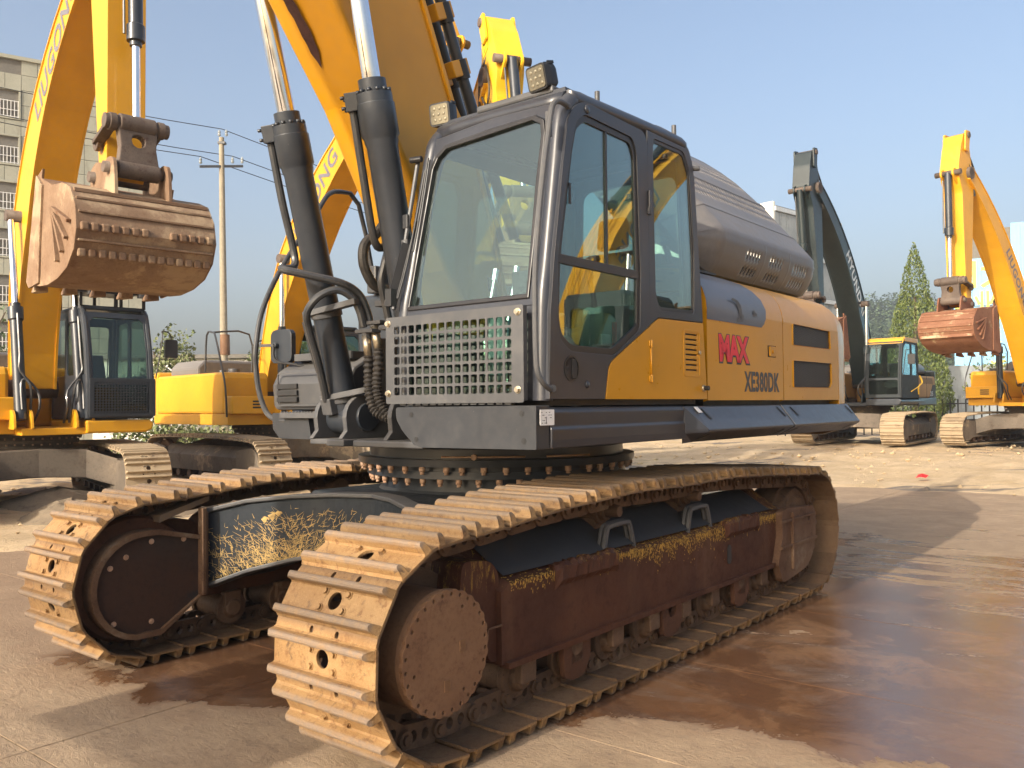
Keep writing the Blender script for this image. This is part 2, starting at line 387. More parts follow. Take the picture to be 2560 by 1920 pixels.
def interp(tbl, x):
    if x <= tbl[0][0]: return tbl[0][1]
    for (a, p), (b, q) in zip(tbl, tbl[1:]):
        if x <= b: return lerp(p, q, (x-a)/(b-a))
    return tbl[-1][1]
def hexbolt(mb, p, d, r, h=None):
    p, d = Vector(p), Vector(d).normalized(); h = h or r*.9
    mb.cyl(p, p+d*h*.25, r*1.35, n=10); mb.cyl(p+d*h*.25, p+d*h, r, n=6)
# ================================================================ shared excavator pieces
def shoe_mesh(name, W, pitch, mat, fine=True):
    """track shoe: x along the chain, y across, z outward"""
    mb = MB(); k = pitch/.2159; hw = W/2
    fl = lambda a, b, t: (a, b, t)
    holes = [ngon(0, 0, .036*k, 16, .036*k)] if fine else []
    mb.plate([(-.098*k, -hw), (.082*k, -hw), (.082*k, hw), (-.098*k, hw)], holes, -.013, 0, fl)
    lip = lambda a, b, t: (a, b, t-(a/k-.082)*.28*k)
    if fine:
        sl = [rrect(.086*k, .114*k, y-.011, y+.011, .009, 2) for y in (-.075, .075)]
        mb.plate([(.0821*k, -hw+.004), (.124*k, -hw+.004), (.124*k, hw-.004), (.0821*k, hw-.004)], sl, -.013, 0, lip)
    else:
        mb.plate([(.0821*k, -hw+.004), (.122*k, -hw+.004), (.122*k, hw-.004), (.0821*k, hw-.004)], [], -.013, 0, lip)
    for x in (-.076*k, .064*k):
        pr = [(x-.025*k, -.004), (x-.017*k, .008), (x-.0155*k, .034), (x-.012*k, .044), (x-.004*k, .0485), (x+.004*k, .0485), (x+.012*k, .044), (x+.0155*k, .034), (x+.017*k, .008), (x+.025*k, -.004)][::-1] if fine else \
             [(x-.018*k, -.003), (x+.018*k, -.003), (x+.010*k, .034), (x-.010*k, .034)]
        n = len(pr); ch = lambda z_: .001+max(0, z_)*.12+max(0, z_-.03)*.7; a = [(p[0], -hw+ch(p[1]), p[1]) for p in pr]; b = [(p[0], hw-ch(p[1]), p[1]) for p in pr]
        mb.add(a+b, [(i, (i+1) % n, n+(i+1) % n, n+i) for i in range(n)]+[tuple(range(n-1, -1, -1)), tuple(range(n, 2*n))])
    if fine:
        for x in (-.036*k, .030*k):
            for y in (-.068, .068): hexbolt(mb, (x, y, 0), (0, 0, 1), .0125, .014)
    return mb.mesh(name, M[mat])
def link_mesh(name, pitch, mat):
    mb = MB(); k = pitch/.2159
    for y in (-.088, .088):
        o = fillet([(-.125*k, -.085), (-.10*k, -.115), (.10*k, -.115), (.125*k, -.085), (.125*k, -.03), (.09*k, -.013), (-.09*k, -.013), (-.125*k, -.03)], .02, 2)
        s = .012 if y > 0 else -.012
        mb.plate(o, [ngon(-.035*k, -.062, .022, 8, .026), ngon(.035*k, -.062, .022, 8, .026)], y-.018, y+.018, lambda a, b, t: (a, t, b))
        mb.cyl((-.108*k, y-.034, -.068), (-.108*k, y+.034, -.068), .036, n=12)
    mb.cyl((-.108*k, -.135, -.068), (-.108*k, .135, -.068), .021, n=10)
    return mb.mesh(name, M[mat])
def track_path(x0, x1, zc, Rr, tops, z_end=None):
    """closed loop of (x,z) for the outer plate face, walked so that +tangent x outward normal is right-handed (outside)"""
    P = []
    n = 26
    for i in range(n+1):                       # end at x0, from bottom to top
        a = R(-90-180*i/n); P.append((x0+Rr*math.cos(a), zc+Rr*math.sin(a)))
    for t in tops: P.append(t)
    for i in range(n+1):
        a = R(90-180*i/n); P.append((x1+Rr*math.cos(a), zc+Rr*math.sin(a)))
    return P
def walk(P, n, off=0.):
    P = [Vector((p[0], p[1])) for p in P]; P.append(P[0])
    D = [0]
    for a, b in zip(P, P[1:]): D.append(D[-1]+(b-a).length)
    L = D[-1]; out = []
    def at(s):
        s %= L
        for i in range(len(D)-1):
            if s <= D[i+1]: return P[i].lerp(P[i+1], (s-D[i])/max(1e-9, D[i+1]-D[i]))
    st = L/n
    for i in range(n):
        s = (i+off)*st
        a, b = at(s-st*.5), at(s+st*.5); c = (a+b)/2; mm = at(s)
        t = (b-a).normalized(); out.append(((c*.35+mm*.65), t))
    return out, L
def place_track(parent, path, n, yc, shoe, link, off=0., flip=False):
    res, L = walk(path, n, off)
    for (c, t) in res:
        # walking bottom->end x0->top->x1: outward normal is to the left of travel or right
        nrm = Vector((-t.y, t.x))
        X = Vector((t.x, 0, t.y)); Z = Vector((nrm.x, 0, nrm.y)); Y = Z.cross(X)
        mt = Matrix((X, Y, Z)).transposed().to_4x4(); mt.translation = Vector((c.x, yc, c.y))
        o = part('track_shoe', None, None, parent, mesh=shoe); o.matrix_local = mt
        if link:
            q = part('track_link', None, None, parent, mesh=link); q.matrix_local = mt
    return L

# ================================================================ the main excavator; local x = rearwards (u), y = across (v), z up
MX = thing('crawler_excavator', 'large amber and charcoal crawler excavator close up, red MAX lettering and XE380DK on its side', 'excavator',
           (-.2295, 3.4728, 0), math.pi/2-TH)
UC = (.0, .488)
M['plate_dark'] = rusty('dark_stained_plate', (.045, .036, .032), (.065, .035, .025), (.03, .032, .034), .55, 3, .35)
shoeA = shoe_mesh('track_shoe', .60, .2159, 'shoe'); linkA = link_mesh('track_link', .2159, 'link')
def side_frame(v_out, sgn, name):
    """track frame: v_out = plane of its outer web, sgn +1 = inward is +v"""
    mb = MB(); V = lambda d: v_out+sgn*d
    prof = [(.0, .315), (.0, .665), (.05, .685), (.26, .83), (.34, .83), (.34, .30)]
    ends = [.40, 3.62]
    rings = []
    for u, kz in ((.40, .0), (.46, 1), (3.5, 1), (3.66, 1)):
        rings.append([(u, V(d), z if kz or z < .5 else z-.03) for d, z in prof])
    mb.loft(rings, False, True, True, True)
    mb.box(.42, 3.66, *sorted((V(-.028), V(.03))), .298, .325)      # lower flange
    # sprocket end upright and idler fork
    mb.plate(fillet([(.36, .33), (.42, .33), (.42, .72), (.36, .78), (.18, .80), (.16, .66)], .04), [], *sorted((V(.03), V(.30))), lambda a, b, t: (a, t, b))
    return mb
# near track: shoes span v 0..0.60, far track 2.36..2.96
for near in (True, False):
    v0 = .10 if near else 2.86; s = 1 if near else -1; yc = .30 if near else 2.66
    fr = part('track_frame', side_frame(v0, s, ''), 'rust_near' if near else 'rust', MX, .012, label='rust brown track frame with flaking amber paint along its top edge' if near else 'track frame of the far side, in shadow')
    path = track_path(UC[0], 4.12, UC[1], .437, [(.30, .945), (.75, .985), (1.45, 1.012), (2.0, 1.0), (2.62, 1.006), (3.3, .972), (3.8, .94)])
    n = 49
    place_track(fr, path, n, yc, shoeA, linkA, .12 if near else .55)
    # rollers, carriers, idler, drive
    V = lambda d: v0+s*d
    for i in range(9):
        u = .60+i*.385
        mb = MB(); mb.lathe((u, V(.03), .205), (0, s, 0), [(0, .05), (.02, .062), (.05, .062), (.05, .105), (.085, .105), (.085, .085), (.315, .085), (.315, .105), (.35, .105), (.35, .062), (.38, .05)], 16)
        mb.box(u-.055, u+.055, *sorted((V(.0), V(.05))), .19, .31); mb.box(u-.06, u+.06, *sorted((V(.35), V(.40))), .19, .31)
        part('track_roller', mb, 'link', fr, .008)
    for i, u in enumerate((.98, 1.95, 2.90)):
        mb = MB()
        mb.plate(fillet([(u-.115, .305), (u-.10, .14), (u-.03, .115), (u+.07, .13), (u+.12, .2), (u+.125, .305), (u+.06, .305), (u+.045, .24), (u-.02, .225), (u-.055, .305)], .02), [], *sorted((V(.0), V(.03))), lambda a, b, t: (a, t, b))
        part('track_guard', mb, 'rust', fr, .006)
    for u in (1.46, 2.40):
        mb = MB(); mb.lathe((u, V(.10), .885), (0, s, 0), [(-.06, .0), (-.06, .030), (-.02, .036), (.02, .036), (.02, .055), (.05, .058), (.05, .076), (.08, .076), (.08, .068), (.28, .068), (.28, .076), (.31, .076)], 18)
        mb.box(u-.05, u+.05, *sorted((V(.17), V(.26))), .70, .86)
        part('carrier_roller', mb, 'link', fr, .005)
        if near:
            mb = MB(); pr = []
            q = [(u-.17, .655), (u-.13, .79), (u-.09, .815), (u+.06, .82), (u+.10, .80), (u+.15, .655)]
            mb.tube([(a, V(.045), b) for a, b in q], .016, 6, 5)
            mb.tube([(a, V(.075), b) for a, b in q], .016, 6, 5)
            mb.loft([[(a, V(.045), b+.012), (a, V(.075), b+.012)] for a, b in q], True)
            part('guard_hoop', mb, 'guard', fr)
    mb = MB(); mb.lathe((4.12, V(.04), UC[1]), (0, s, 0), [(0, .0), (.0, .13), (.03, .14), (.03, .235), (.06, .25), (.06, .30), (.12, .315), (.12, .345), (.28, .345), (.28, .315), (.34, .30), (.34, .12)], 32)
    part('idler_wheel', mb, 'link', fr, .006)
    # idler fork plates
    mb = MB()
    o = fillet([(3.42, .31), (3.50, .50), (3.50, .675), (3.60, .70), (4.12, .67), (4.17, .62), (4.17, .42), (4.10, .30), (3.98, .22), (3.50, .17)], [.01, .01, .02, .02, .05, .05, .08, .08, .1, .05])
    mb.plate(o, [ngon(4.03, .585, .022, 10)], *sorted((V(-.05), V(.0))), lambda a, b, t: (a, t, b))
    mb.box(3.46, 4.16, *sorted((V(-.065), V(-.05))), .415, .435); mb.box(3.46, 4.14, *sorted((V(-.065), V(-.05))), .60, .62)
    mb.box(3.66, 3.69, *sorted((V(-.07), V(-.05))), .25, .66)
    part('idler_fork', mb, 'rustlite', fr, .012)
    # sprocket
    mb = MB(); ou = []
    for k in range(21):
        for da, rr in ((-4, .300), (-2, .345), (2, .345), (4, .300)):
            a = R(360/21*k+da); ou.append((UC[0]+rr*math.cos(a), UC[1]+rr*math.sin(a)))
    mb.plate(ou, [], yc-.035, yc+.035, lambda a, b, t: (a, t, b))
    part('drive_sprocket', mb, 'link', fr, .004)
    if near:
        mb = MB(); c = (-.045, 0, .487)
        mb.lathe((-.045, .022, .487), (0, 1, 0), [(0, .0), (0, .225), (.006, .243), (.03, .247), (.032, .238), (.26, .238), (.262, .27), (.30, .27)], 56)
        fd = part('final_drive', mb, 'drive', fr, .003)
        mb = MB(); cv = []
        for k in range(112):
            a = 2*math.pi*k/112; rr = .249 if (k % 4) < 2 else .2435
            cv.append((-.045+rr*math.cos(a), .487+rr*math.sin(a)))
        hs = [ngon(-.045+.229*math.cos(R(360/28*(k+.5))), .487+.229*math.sin(R(360/28*(k+.5))), .0085, 8) for k in range(28)]+[ngon(-.045+.19*math.cos(a), .487+.19*math.sin(a), .008, 8) for a in (R(62), R(195), R(300))]
        mb.plate(cv, hs, .008, .026, lambda a, b, t: (a, t, b))
        dc = part('drive_cover', mb, 'drive', fr, .002, label='round bolted cover of the final drive')
        mb = MB()
        for k in range(28):
            a = R(360/28*(k+.5)); mb.cyl((-.045+.229*math.cos(a), .016, .487+.229*math.sin(a)), (-.045+.229*math.cos(a), .03, .487+.229*math.sin(a)), .006, n=6)
        o = part('cover_bolts', mb, 'link', fr); o['kind'] = 'stuff'
        mb = MB()
        for (x, z, rr, hh) in ((.09, .50, .02, .004), (.0, .36, .025, .004)):
            for k in range(6): mb.box(-.045+x+k*.006-.02, -.045+x+k*.006-.017, .004, .009, z-.022, z+.022)
        part('casting_mark', mb, 'drive', fr)
        # small bright steel angle beside the cover
        mb = MB(); mb.box(.30, .40, .095, .10, .49, .498); mb.box(.30, .309, .095, .10, .465, .498); part('steel_angle', mb, 'rustlite', fr)
        # step pads on the frame edge
        for (a, b) in ((.80, 1.36), (2.66, 3.18)):
            mb = MB(); pr = [(-.006, .595), (-.030, .625), (-.028, .69), (-.004, .708), (.06, .700), (.07, .66), (0.0, .60)]
            rp = random.Random(int(a*100)); NS = 22
            mb.loft([[(lerp(a, b, i/NS)+rp.uniform(-.004, .004), .10+d*(1 if 0 < i < NS else .3)+rp.uniform(-.004, .004), z+(rp.uniform(-.012, .008) if z > .65 else 0)-(.02 if i in (0, NS) else 0)) for d, z in pr] for i in range(NS+1)], False, True, True, True)
            part('step_pad', mb, 'rust_near', fr, .01)
        mb = MB(); mb.plate(rrect(2.69, 2.745, .42, .545, .027, 4), [], .094, .0985, lambda a, b, t: (a, t, b)); part('slot_hole', mb, 'black', fr)
        # dark painted top sheet of the frame, following its slope
        mb = MB(); mb.loft([[(u, .13, .699), (u, .36, .8395), (u, .43, .8395)] for u in (.45, 3.45)], False)
        mb.loft([[(3.45, .13, .699), (3.45, .36, .8395), (3.45, .43, .8395)], [(3.98, .13, .640), (3.98, .36, .66), (3.98, .43, .66)]], False)
        part('top_plate', mb, 'charcoal', fr)
    else:
        # shield around the far drive (we see the inner side of the far track)
        def shp(k):
            cx, cz, r = -.03, .462, .305*k
            pts = [(cx+r*math.cos(R(a)), cz+r*math.sin(R(a))) for a in range(92, 272, 12)]
            return pts+[(cx+.10, cz-r*.985), (.33, .462-.12*k), (.338, .462+.235*k), (cx+.08, cz+r)]
        mb = MB(); o_ = shp(1.0); i_ = shp(.90)
        f = lambda a, b, t: (a, t, b)
        mb.plate(o_, [i_], 2.37, 2.50, f)
        part('shield_rim', mb, 'rustlite', fr, .006)
        mb = MB(); mb.plate(i_, [], 2.395, 2.42, f); part('shield_plate', mb, 'plate_dark', fr)
        mb = MB()
        for (u, z) in ((-.22, .58), (.02, .70), (.22, .69), (.02, .245), (-.2, .27), (-.13, .63)): hexbolt(mb, (u, 2.394, z), (0, -1, 0), .012)
        part('shield_bolts', mb, 'boltrust', fr)['kind'] = 'stuff'
        mb = MB(); mb.lathe((-.04, 2.48, .487), (0, 1, 0), [(0, .345), (.02, .36), (.10, .36)], 40); part('sprocket_guard', mb, 'rust', fr)
        mb = MB(); mb.hexa([(.08, 2.41, .80), (.40, 2.41, .90), (.40, 2.55, .90), (.08, 2.55, .80), (.08, 2.41, .84), (.40, 2.41, .93), (.40, 2.55, .93), (.08, 2.55, .84)]); part('mud_plate', mb, 'shoe', fr)

# flakes of old paint along the top edge of the near frame
rnd = random.Random(21); mb = MB()
for k in range(2600):
    u = .46+3.05*rnd.random(); d_ = abs(rnd.gauss(0, 1))*.045*(.35+.9*abs(noise.noise(Vector((u*2.1, 0, 3)))+noise.noise(Vector((u*7, 0, 8)))*.6)*2)
    if u < .9 and rnd.random() < .6: continue
    z = .664-d_; a, b = rnd.uniform(.0015, .005), rnd.uniform(.002, .011)*(1 if rnd.random() < .8 else 2.4)
    if z < .36: continue
    mb.add([(u-a, .0985, z), (u+a*rnd.random(), .0985, z-b*.5), (u+a, .0985, z+b*.2), (u, .0985, z+b)], [(0, 1, 2, 3)])
for k in range(500):
    u = .46+3.0*rnd.random(); t = rnd.random()**2; a = rnd.uniform(.003, .009)
    mb.add([(u-a, .10+.05*t, .6665+.02*t), (u+a, .10+.05*t, .6665+.02*t), (u+a*.6, .104+.05*t, .6685+.02*t), (u-a, .104+.05*t, .6685+.02*t)], [(0, 1, 2, 3)])
part('paint_flakes', mb, 'flake', [o for o in MX.children if o.name.startswith('track_frame')][0])['kind'] = 'stuff'
# car body: pedestal, legs
mb = MB()
for su in (-1, 1):
    for sv in (-1, 1):
        cu, cv = 2.0, 1.46
        uA = cu+su*1.38; yv = .47 if sv < 0 else 2.45
        # leg: wide box beam arched; front face at u=.62
        rings = []
        for t, zt, zb in ((0, .93, .62), (.25, .93, .60), (.5, .918, .56), (.75, .89, .49), (1, .822, .385)):
            v = lerp(cv, yv, t); wd = lerp(.62, .50, t)
            a = cu+su*lerp(1.12, 1.64, t**1.3); b = a-su*wd
            rings.append([(a, v, zb), (b, v, zb), (b, v, zt), (a, v, zt)])
        mb.loft(rings, False, True, False, True)
mb.box(1.0, 3.0, .75, 2.2, .55, .925)
cb = part('car_body', mb, 'car_body', MX, .02, label='arched charcoal cross frame with straw coloured scratches')
rnd = random.Random(5); mb = MB()
def legp(t, q):      # point on the front face of the far leg: t along, q up
    T_ = ((0, .93, .62), (.25, .93, .60), (.5, .918, .56), (.75, .89, .49), (1, .822, .385)); v = lerp(1.46, 2.45, t)
    zt = interp([(a, b) for a, b, c in T_], t); zb = interp([(a, c) for a, b, c in T_], t); return Vector((interp([(0, .88), (.25, .794), (.5, .669), (.75, .523), (1, .36)], t)-.0018, v, lerp(zb, zt, q)))
for k in range(1150):
    if rnd.random() < .62: t = min(.98, max(.02, rnd.gauss(.62, .20))); q = abs(rnd.gauss(0, .28))
    else: t = rnd.uniform(.05, .97); q = rnd.uniform(0, .8)**1.3
    if q > .86: continue
    p = legp(t, q); an = rnd.gauss(.9, .7) if t > .5 else rnd.gauss(2.2, .6); L_ = rnd.uniform(.006, .030); wd = rnd.uniform(.0008, .0022)
    dy, dz = math.cos(an), math.sin(an)
    e = Vector((.0, dy, dz))*L_; n_ = Vector((0, -dz, dy))*wd; e.x = -(dy)*L_*.62; n_.x = dz*wd*.62
    mb.add([p-e-n_, p-e+n_, p+e+n_*.3, p+e-n_*.3], [(0, 1, 2, 3)])
for c0, c1, rr in ((.60, .74, .030), (.645, .70, .022), (.57, .77, .018)):
    mb.add([legp(c0, c1)+Vector((-.0006-math.cos(a)*rr*.6, math.cos(a)*rr*(1+.3*math.sin(3*a)), math.sin(a)*rr*.8*(1+.2*math.cos(5*a)))) for a in [2*math.pi*i/14 for i in range(14)]], [tuple(range(14))])
part('mud_smears', mb, 'straw', cb)['kind'] = 'stuff'
mb = MB()
for sv, yv in ((-1, .50), (1, 2.43)):
    rt_, rb_ = [], []
    for t, zt, zb in ((0, .93, .62), (.25, .93, .60), (.5, .918, .56), (.75, .89, .49), (1, .822, .385)):
        v = lerp(1.46, yv, t); e0 = 2.0-lerp(1.12, 1.64, t**1.3)-.018; e1 = e0+.12
        for rr, z0, z1 in ((rt_, zt-.003, zt+.022), (rb_, zb-.022, zb+.003)):
            rr.append([(e0, v, z0), (e1, v, z0), (e1, v, z1), (e0, v, z1)])
    mb.loft(rt_, False, True, True, True); mb.loft(rb_, False, True, True, True)
part('edge_flange', mb, 'guard', cb, .006)
mb = MB(); mb.lathe((2.0, 1.46, .924), (0, 0, 1), [(0, .80), (.012, .785), (.02, .775), (.10, .775), (.10, .0)], 64)
part('pedestal', mb, 'charcoal', cb)
mb = MB(); mb.box(.315, .345, 2.345, 2.40, .345, .865); mb.box(.345, .365, 2.36, 2.40, .345, .84)
part('leg_flange', mb, 'rustlite', cb, .006)
# swing bearing
mb = MB(); mb.lathe((2.0, 1.46, 1.028), (0, 0, 1), [(0, .80), (0, .875), (.045, .875), (.045, .85), (.075, .85), (.075, .93), (.118, .935), (.118, .86), (.20, .86), (.20, 0)], 72)
sb = part('swing_bearing', mb, 'charcoal', MX, label='bolted ring between track frame and deck')
bm_ = MB(); bm_.cyl((0, 0, 0), (0, 0, -.03), .0195, n=10); bm_.cyl((0, 0, -.03), (0, 0, -.046), .0135, n=10)
bme = bm_.mesh('ring_bolt', M['boltrust'])
for ring, (rr, zz, nb, o_) in enumerate(((.905, 1.103, 44, .3), (.845, 1.028, 44, .0))):
    for k in range(nb):
        a = 2*math.pi*(k+o_)/nb
        if ring == 0 and k % 7 == 3: a += .035
        o = part('ring_bolt', None, None, sb, mesh=bme); o.location = (2.0+rr*math.cos(a), 1.46+rr*math.sin(a), zz)
mb = MB()
for a0, a1 in ((200, 232), (238, 262)):
    mb.tube([(2+.945*math.cos(R(a)), 1.46+.945*math.sin(R(a)), 1.165) for a in range(a0, a1, 6)], .006, 5, 1)
mb.cyl((2+.93*math.cos(R(212)), 1.46+.93*math.sin(R(212)), 1.165), (2+.96*math.cos(R(212)), 1.46+.96*math.sin(R(212)), 1.165), .018, n=8)
part('grease_line', mb, 'boltrust', sb)
# ---------------------------------------------------------------- deck
mb = MB(); mb.box(.64, 4.7, .06, .90, 1.262, 1.44); mb.box(1.35, 4.7, .88, 2.86, 1.262, 1.44); mb.lathe((2.0, 1.46, 1.2), (0, 0, 1), [(0, .86), (.07, .90)], 48)
deck = part('deck_frame', mb, 'charcoal', MX, .01)
# front apron of the cab side, lower left corner cut and rounded
fx = lambda a, b, t: (t, a, b)
mb = MB()
o = fillet([(.004, 1.262), (.76, 1.255), (.86, 1.33), (.912, 1.40), (.912, 1.458), (.004, 1.462)], [.005, .04, .03, .04, .015, .005])
mb.plate(o, [], .540, .640, fx)
ap = part('front_apron', mb, 'charcoal_scr', deck, .012, label='scratched charcoal apron below the cab front')
mb = MB()
for v, z in ((.085, 1.425), (.80, 1.42), (.075, 1.30), (.765, 1.295)):
    mb.cyl((.5385, v, z), (.545, v, z), .014, n=12); mb.cyl((.5375, v, z), (.539, v, z), .007, n=6)
part('apron_bolt', mb, 'black', deck)['kind'] = 'stuff'
mb = MB()
mb.loft([[(u, .0, 1.262), (u, -.004, 1.30), (u, -.004, 1.352), (u, .004, 1.362), (u, .0, 1.43), (u, .015, 1.452), (u, .10, 1.456), (u, .10, 1.262)] for u in (.648, 1.96)], False, True, True, True)
part('side_skirt', mb, 'cabgrey', deck, .006)
mb = MB(); mb.plate(rrect(.556, .664, 1.371, 1.443, .003, 1), [], -.0075, -.0055, lambda a, b, t: (a, t, b)); lb = part('data_label', mb, 'white', deck)
mb = MB()
rnd = random.Random(4)
for k in range(5):
    for j in range(rnd.randint(3, 6)):
        a = .565+rnd.random()*.08; mb.box(a, a+.004+rnd.random()*.010, -.0082, -.0076, 1.38+k*.012, 1.383+k*.012)
mb.box(.60, .604, -.0082, -.0076, 1.377, 1.41)
part('label_print', mb, 'decal', lb)['kind'] = 'stuff'
for i, (a, b) in enumerate(((1.99, 3.36), (3.38, 4.80))):
    mb = MB(); sec = [(.02, 1.452), (-.005, 1.448), (-.105, 1.312), (-.10, 1.298), (.02, 1.235)]
    mb.loft([[(a-.05 if i == 0 else a, d if d > 0 else d*.02, z) for d, z in sec], [(a+.06 if i == 0 else a+.002, d, z) for d, z in sec], [(b, d, z) for d, z in sec]], False, True, True, True)
    cv = part('locker_cover', mb, 'cabgrey', deck, .008)
    mb = MB()
    for u in (a+.12, b-.10):
        for k, (d, z) in enumerate(((-.018, 1.434), (-.068, 1.366))):
            pass
        mb.hexa([(u, -.018, 1.4345), (u+.018, -.018, 1.4345), (u+.060, -.064, 1.3725), (u+.042, -.064, 1.3725), (u, -.021, 1.436), (u+.018, -.021, 1.436), (u+.060, -.067, 1.374), (u+.042, -.067, 1.374)])
        mb.hexa([(u-.02, -.075, 1.2845), (u, -.075, 1.2845), (u-.07, -.02, 1.2525), (u-.09, -.02, 1.2525), (u-.02, -.077, 1.2835), (u, -.077, 1.2835), (u-.07, -.022, 1.2515), (u-.09, -.022, 1.2515)])
    part('latch_slot', mb, 'black', cv)['kind'] = 'stuff'
    if i == 0:
        mb = MB(); mb.hexa([(a+.04, -.0145, 1.444), (a+.085, -.0145, 1.444), (a+.10, -.04, 1.41), (a+.055, -.04, 1.41), (a+.04, -.0165, 1.4455), (a+.085, -.0165, 1.4455), (a+.10, -.042, 1.4115), (a+.055, -.042, 1.4115)])
        part('small_sticker', mb, 'white', cv)
# nose deck plate and lugs for the boom cylinders
mb = MB(); mb.box(.72, 1.5, .90, 1.46, 1.235, 1.272); mb.box(.69, .80, 1.505, 1.66, 1.235, 1.275); mb.box(.80, 1.5, 1.46, 1.95, 1.237, 1.27)
mb.box(1.15, 2.9, 1.2, 1.24, 1.27, 1.9); mb.box(1.15, 2.9, 1.74, 1.78, 1.27, 1.9)
part('nose_plate', mb, 'guard', deck, .008)
for i, vs in enumerate(((1.03, 1.27), (1.66, 1.93))):
    for j, v in enumerate(vs):
        mb = MB(); c = (.99, 1.40)
        o = [(c[0]-.20, 1.272), (c[0]-.155, 1.32), (c[0]-.165, 1.40)]+[(c[0]+.165*math.cos(R(a)), c[1]+.14*math.sin(R(a))) for a in range(165, 10, -15)]+[(c[0]+.3, 1.40), (c[0]+.45, 1.272)]
        mb.plate(o, [], v-.018, v+.018, lambda a, b, t: (a, t, b)); part('cylinder_lug', mb, 'guard', deck, .004)
    mb = MB(); mb.lathe((.99, vs[0]-.035, 1.40), (0, 1, 0), [(0, 0), (0, .055), (.0, .085), (.02, .088), (vs[1]-vs[0]+.07, .088)], 24)
    part('cylinder_pin', mb, 'charcoal', deck, .004)
# ---------------------------------------------------------------- cylinders of the boom
CYL = []
def cyl_line(v, p0, p1):
    return Vector((p0[0], v, p0[1])), Vector((p1[0], v, p1[1]))
tip = {}
for v, (h0, h1) in ((1.82, ((.986, 1.395), (.537, 3.19))), (1.14, ((.99, 1.40), (.590, 3.235)))):
    a = Vector((h0[0], v, h0[1])); b = Vector((h1[0], v, h1[1])); d = (b-a).normalized(); L = (b-a).length
    mb = MB()
    mb.lathe(a, d, [(.03, .086), (L-.36, .086), (L-.33, .094), (L-.315, .094), (L-.30, .104), (L-.13, .104), (L-.13, .098), (L-.075, .098), (L-.075, .076), (L, .076), (L, .050)], 32)
    mb.cyl(a+Vector((0, -.09, 0)), a+Vector((0, .09, 0)), .095, n=24)
    bl = part('boom_cylinder', mb, 'charcoal', MX, .002)
    mb = MB(); side = Vector((0, 1, 0)); fr_ = d.cross(side).normalized()
    for k in range(12):
        t = 2*math.pi*k/12; q = a+d*(L-.075)+(side*math.cos(t)+fr_*math.sin(t))*.087; mb.cyl(q, q+d*.02, .012, n=8)
    part('gland_bolt', mb, 'charcoal', bl)['kind'] = 'stuff'
    # port block and rigid line down the front-outer side
    f2 = (fr_ if fr_.x < 0 else -fr_); pd = (f2*.55+side*.83).normalized()
    mb = MB(); q = a+d*(L-.10)+pd*.115
    mb.bar(q-d*.055, q+d*.045, .085, .085, pd)
    for s1 in (-1, 1):
        for s2 in (-1, 1):
            e = q+d*(s1*.028-.005)+pd*.045+pd.cross(d)*.030*s2; mb.cyl(e, e+pd*.022, .011, n=8)
    part('port_block', mb, 'charcoal', bl, .006)
    mb = MB(); pts = [a+d*(L-.15)+pd*.128, a+d*(L-.5)+pd*.132, a+d*(L-.86)+pd*.128]
    if v > 1.5: pts += [Vector((.50, 1.82, 2.27)), Vector((.58, 1.72, 2.235)), Vector((.76, 1.60, 2.19)), Vector((.86, 1.56, 2.13)), Vector((.905, 1.54, 2.03)), Vector((.915, 1.53, 1.965))]
    else: pts += [Vector((.82, 1.27, 2.37)), Vector((.805, 1.28, 2.27)), Vector((.79, 1.29, 2.17)), Vector((.82, 1.29, 2.05)), Vector((.845, 1.28, 1.93))]
    mb.tube(pts, .0235, 10, 6); part('hydraulic_line', mb, 'pipe', bl)
    if v > 1.5:
        mb = MB(); mb.tube([(.86, 1.52, 1.93), (.845, 1.54, 2.03), (.81, 1.57, 2.11), (.74, 1.62, 2.15), (.66, 1.68, 2.11), (.62, 1.74, 2.02), (.665, 1.78, 1.92), (.74, 1.80, 1.75), (.80, 1.82, 1.60), (.84, 1.84, 1.50)], .0235, 10, 6)
        part('hydraulic_line', mb, 'pipe', bl)
        mb = MB(); mb.tube([(.90, 1.90, 1.56), (.80, 1.88, 1.72), (.72, 1.89, 1.98)], .02, 8, 4); part('hydraulic_line', mb, 'pipe', bl)
        # clamp straps round the barrel
        for (zc, u0) in ((2.03, .84), (1.52, .96)):
            mb = MB(); t = (zc-a.z)/d.z; q = a+d*t
            mb.lathe(q-d*.02, d, [(0, .09), (0, .096), (.04, .096), (.04, .09)], 24)
            mb.bar(q+Vector((-.10, .08, -.01)), q+Vector((-.02, -.30, .05)), .05, .035)
            part('clamp_strap', mb, 'guard', bl, .003)
        mb = MB(); q = a+d*.10+f2*.10; mb.bar(q-d*.05+side*.02, q+d*.05+side*.02, .09, .06, f2); part('port_block', mb, 'guard', bl, .005)
    # rod
    tip[v] = a+d*(L+1.75)
    mb = MB(); mb.cyl(b-d*.05, tip[v], .0515, n=28); part('piston_rod', mb, 'chrome', bl)
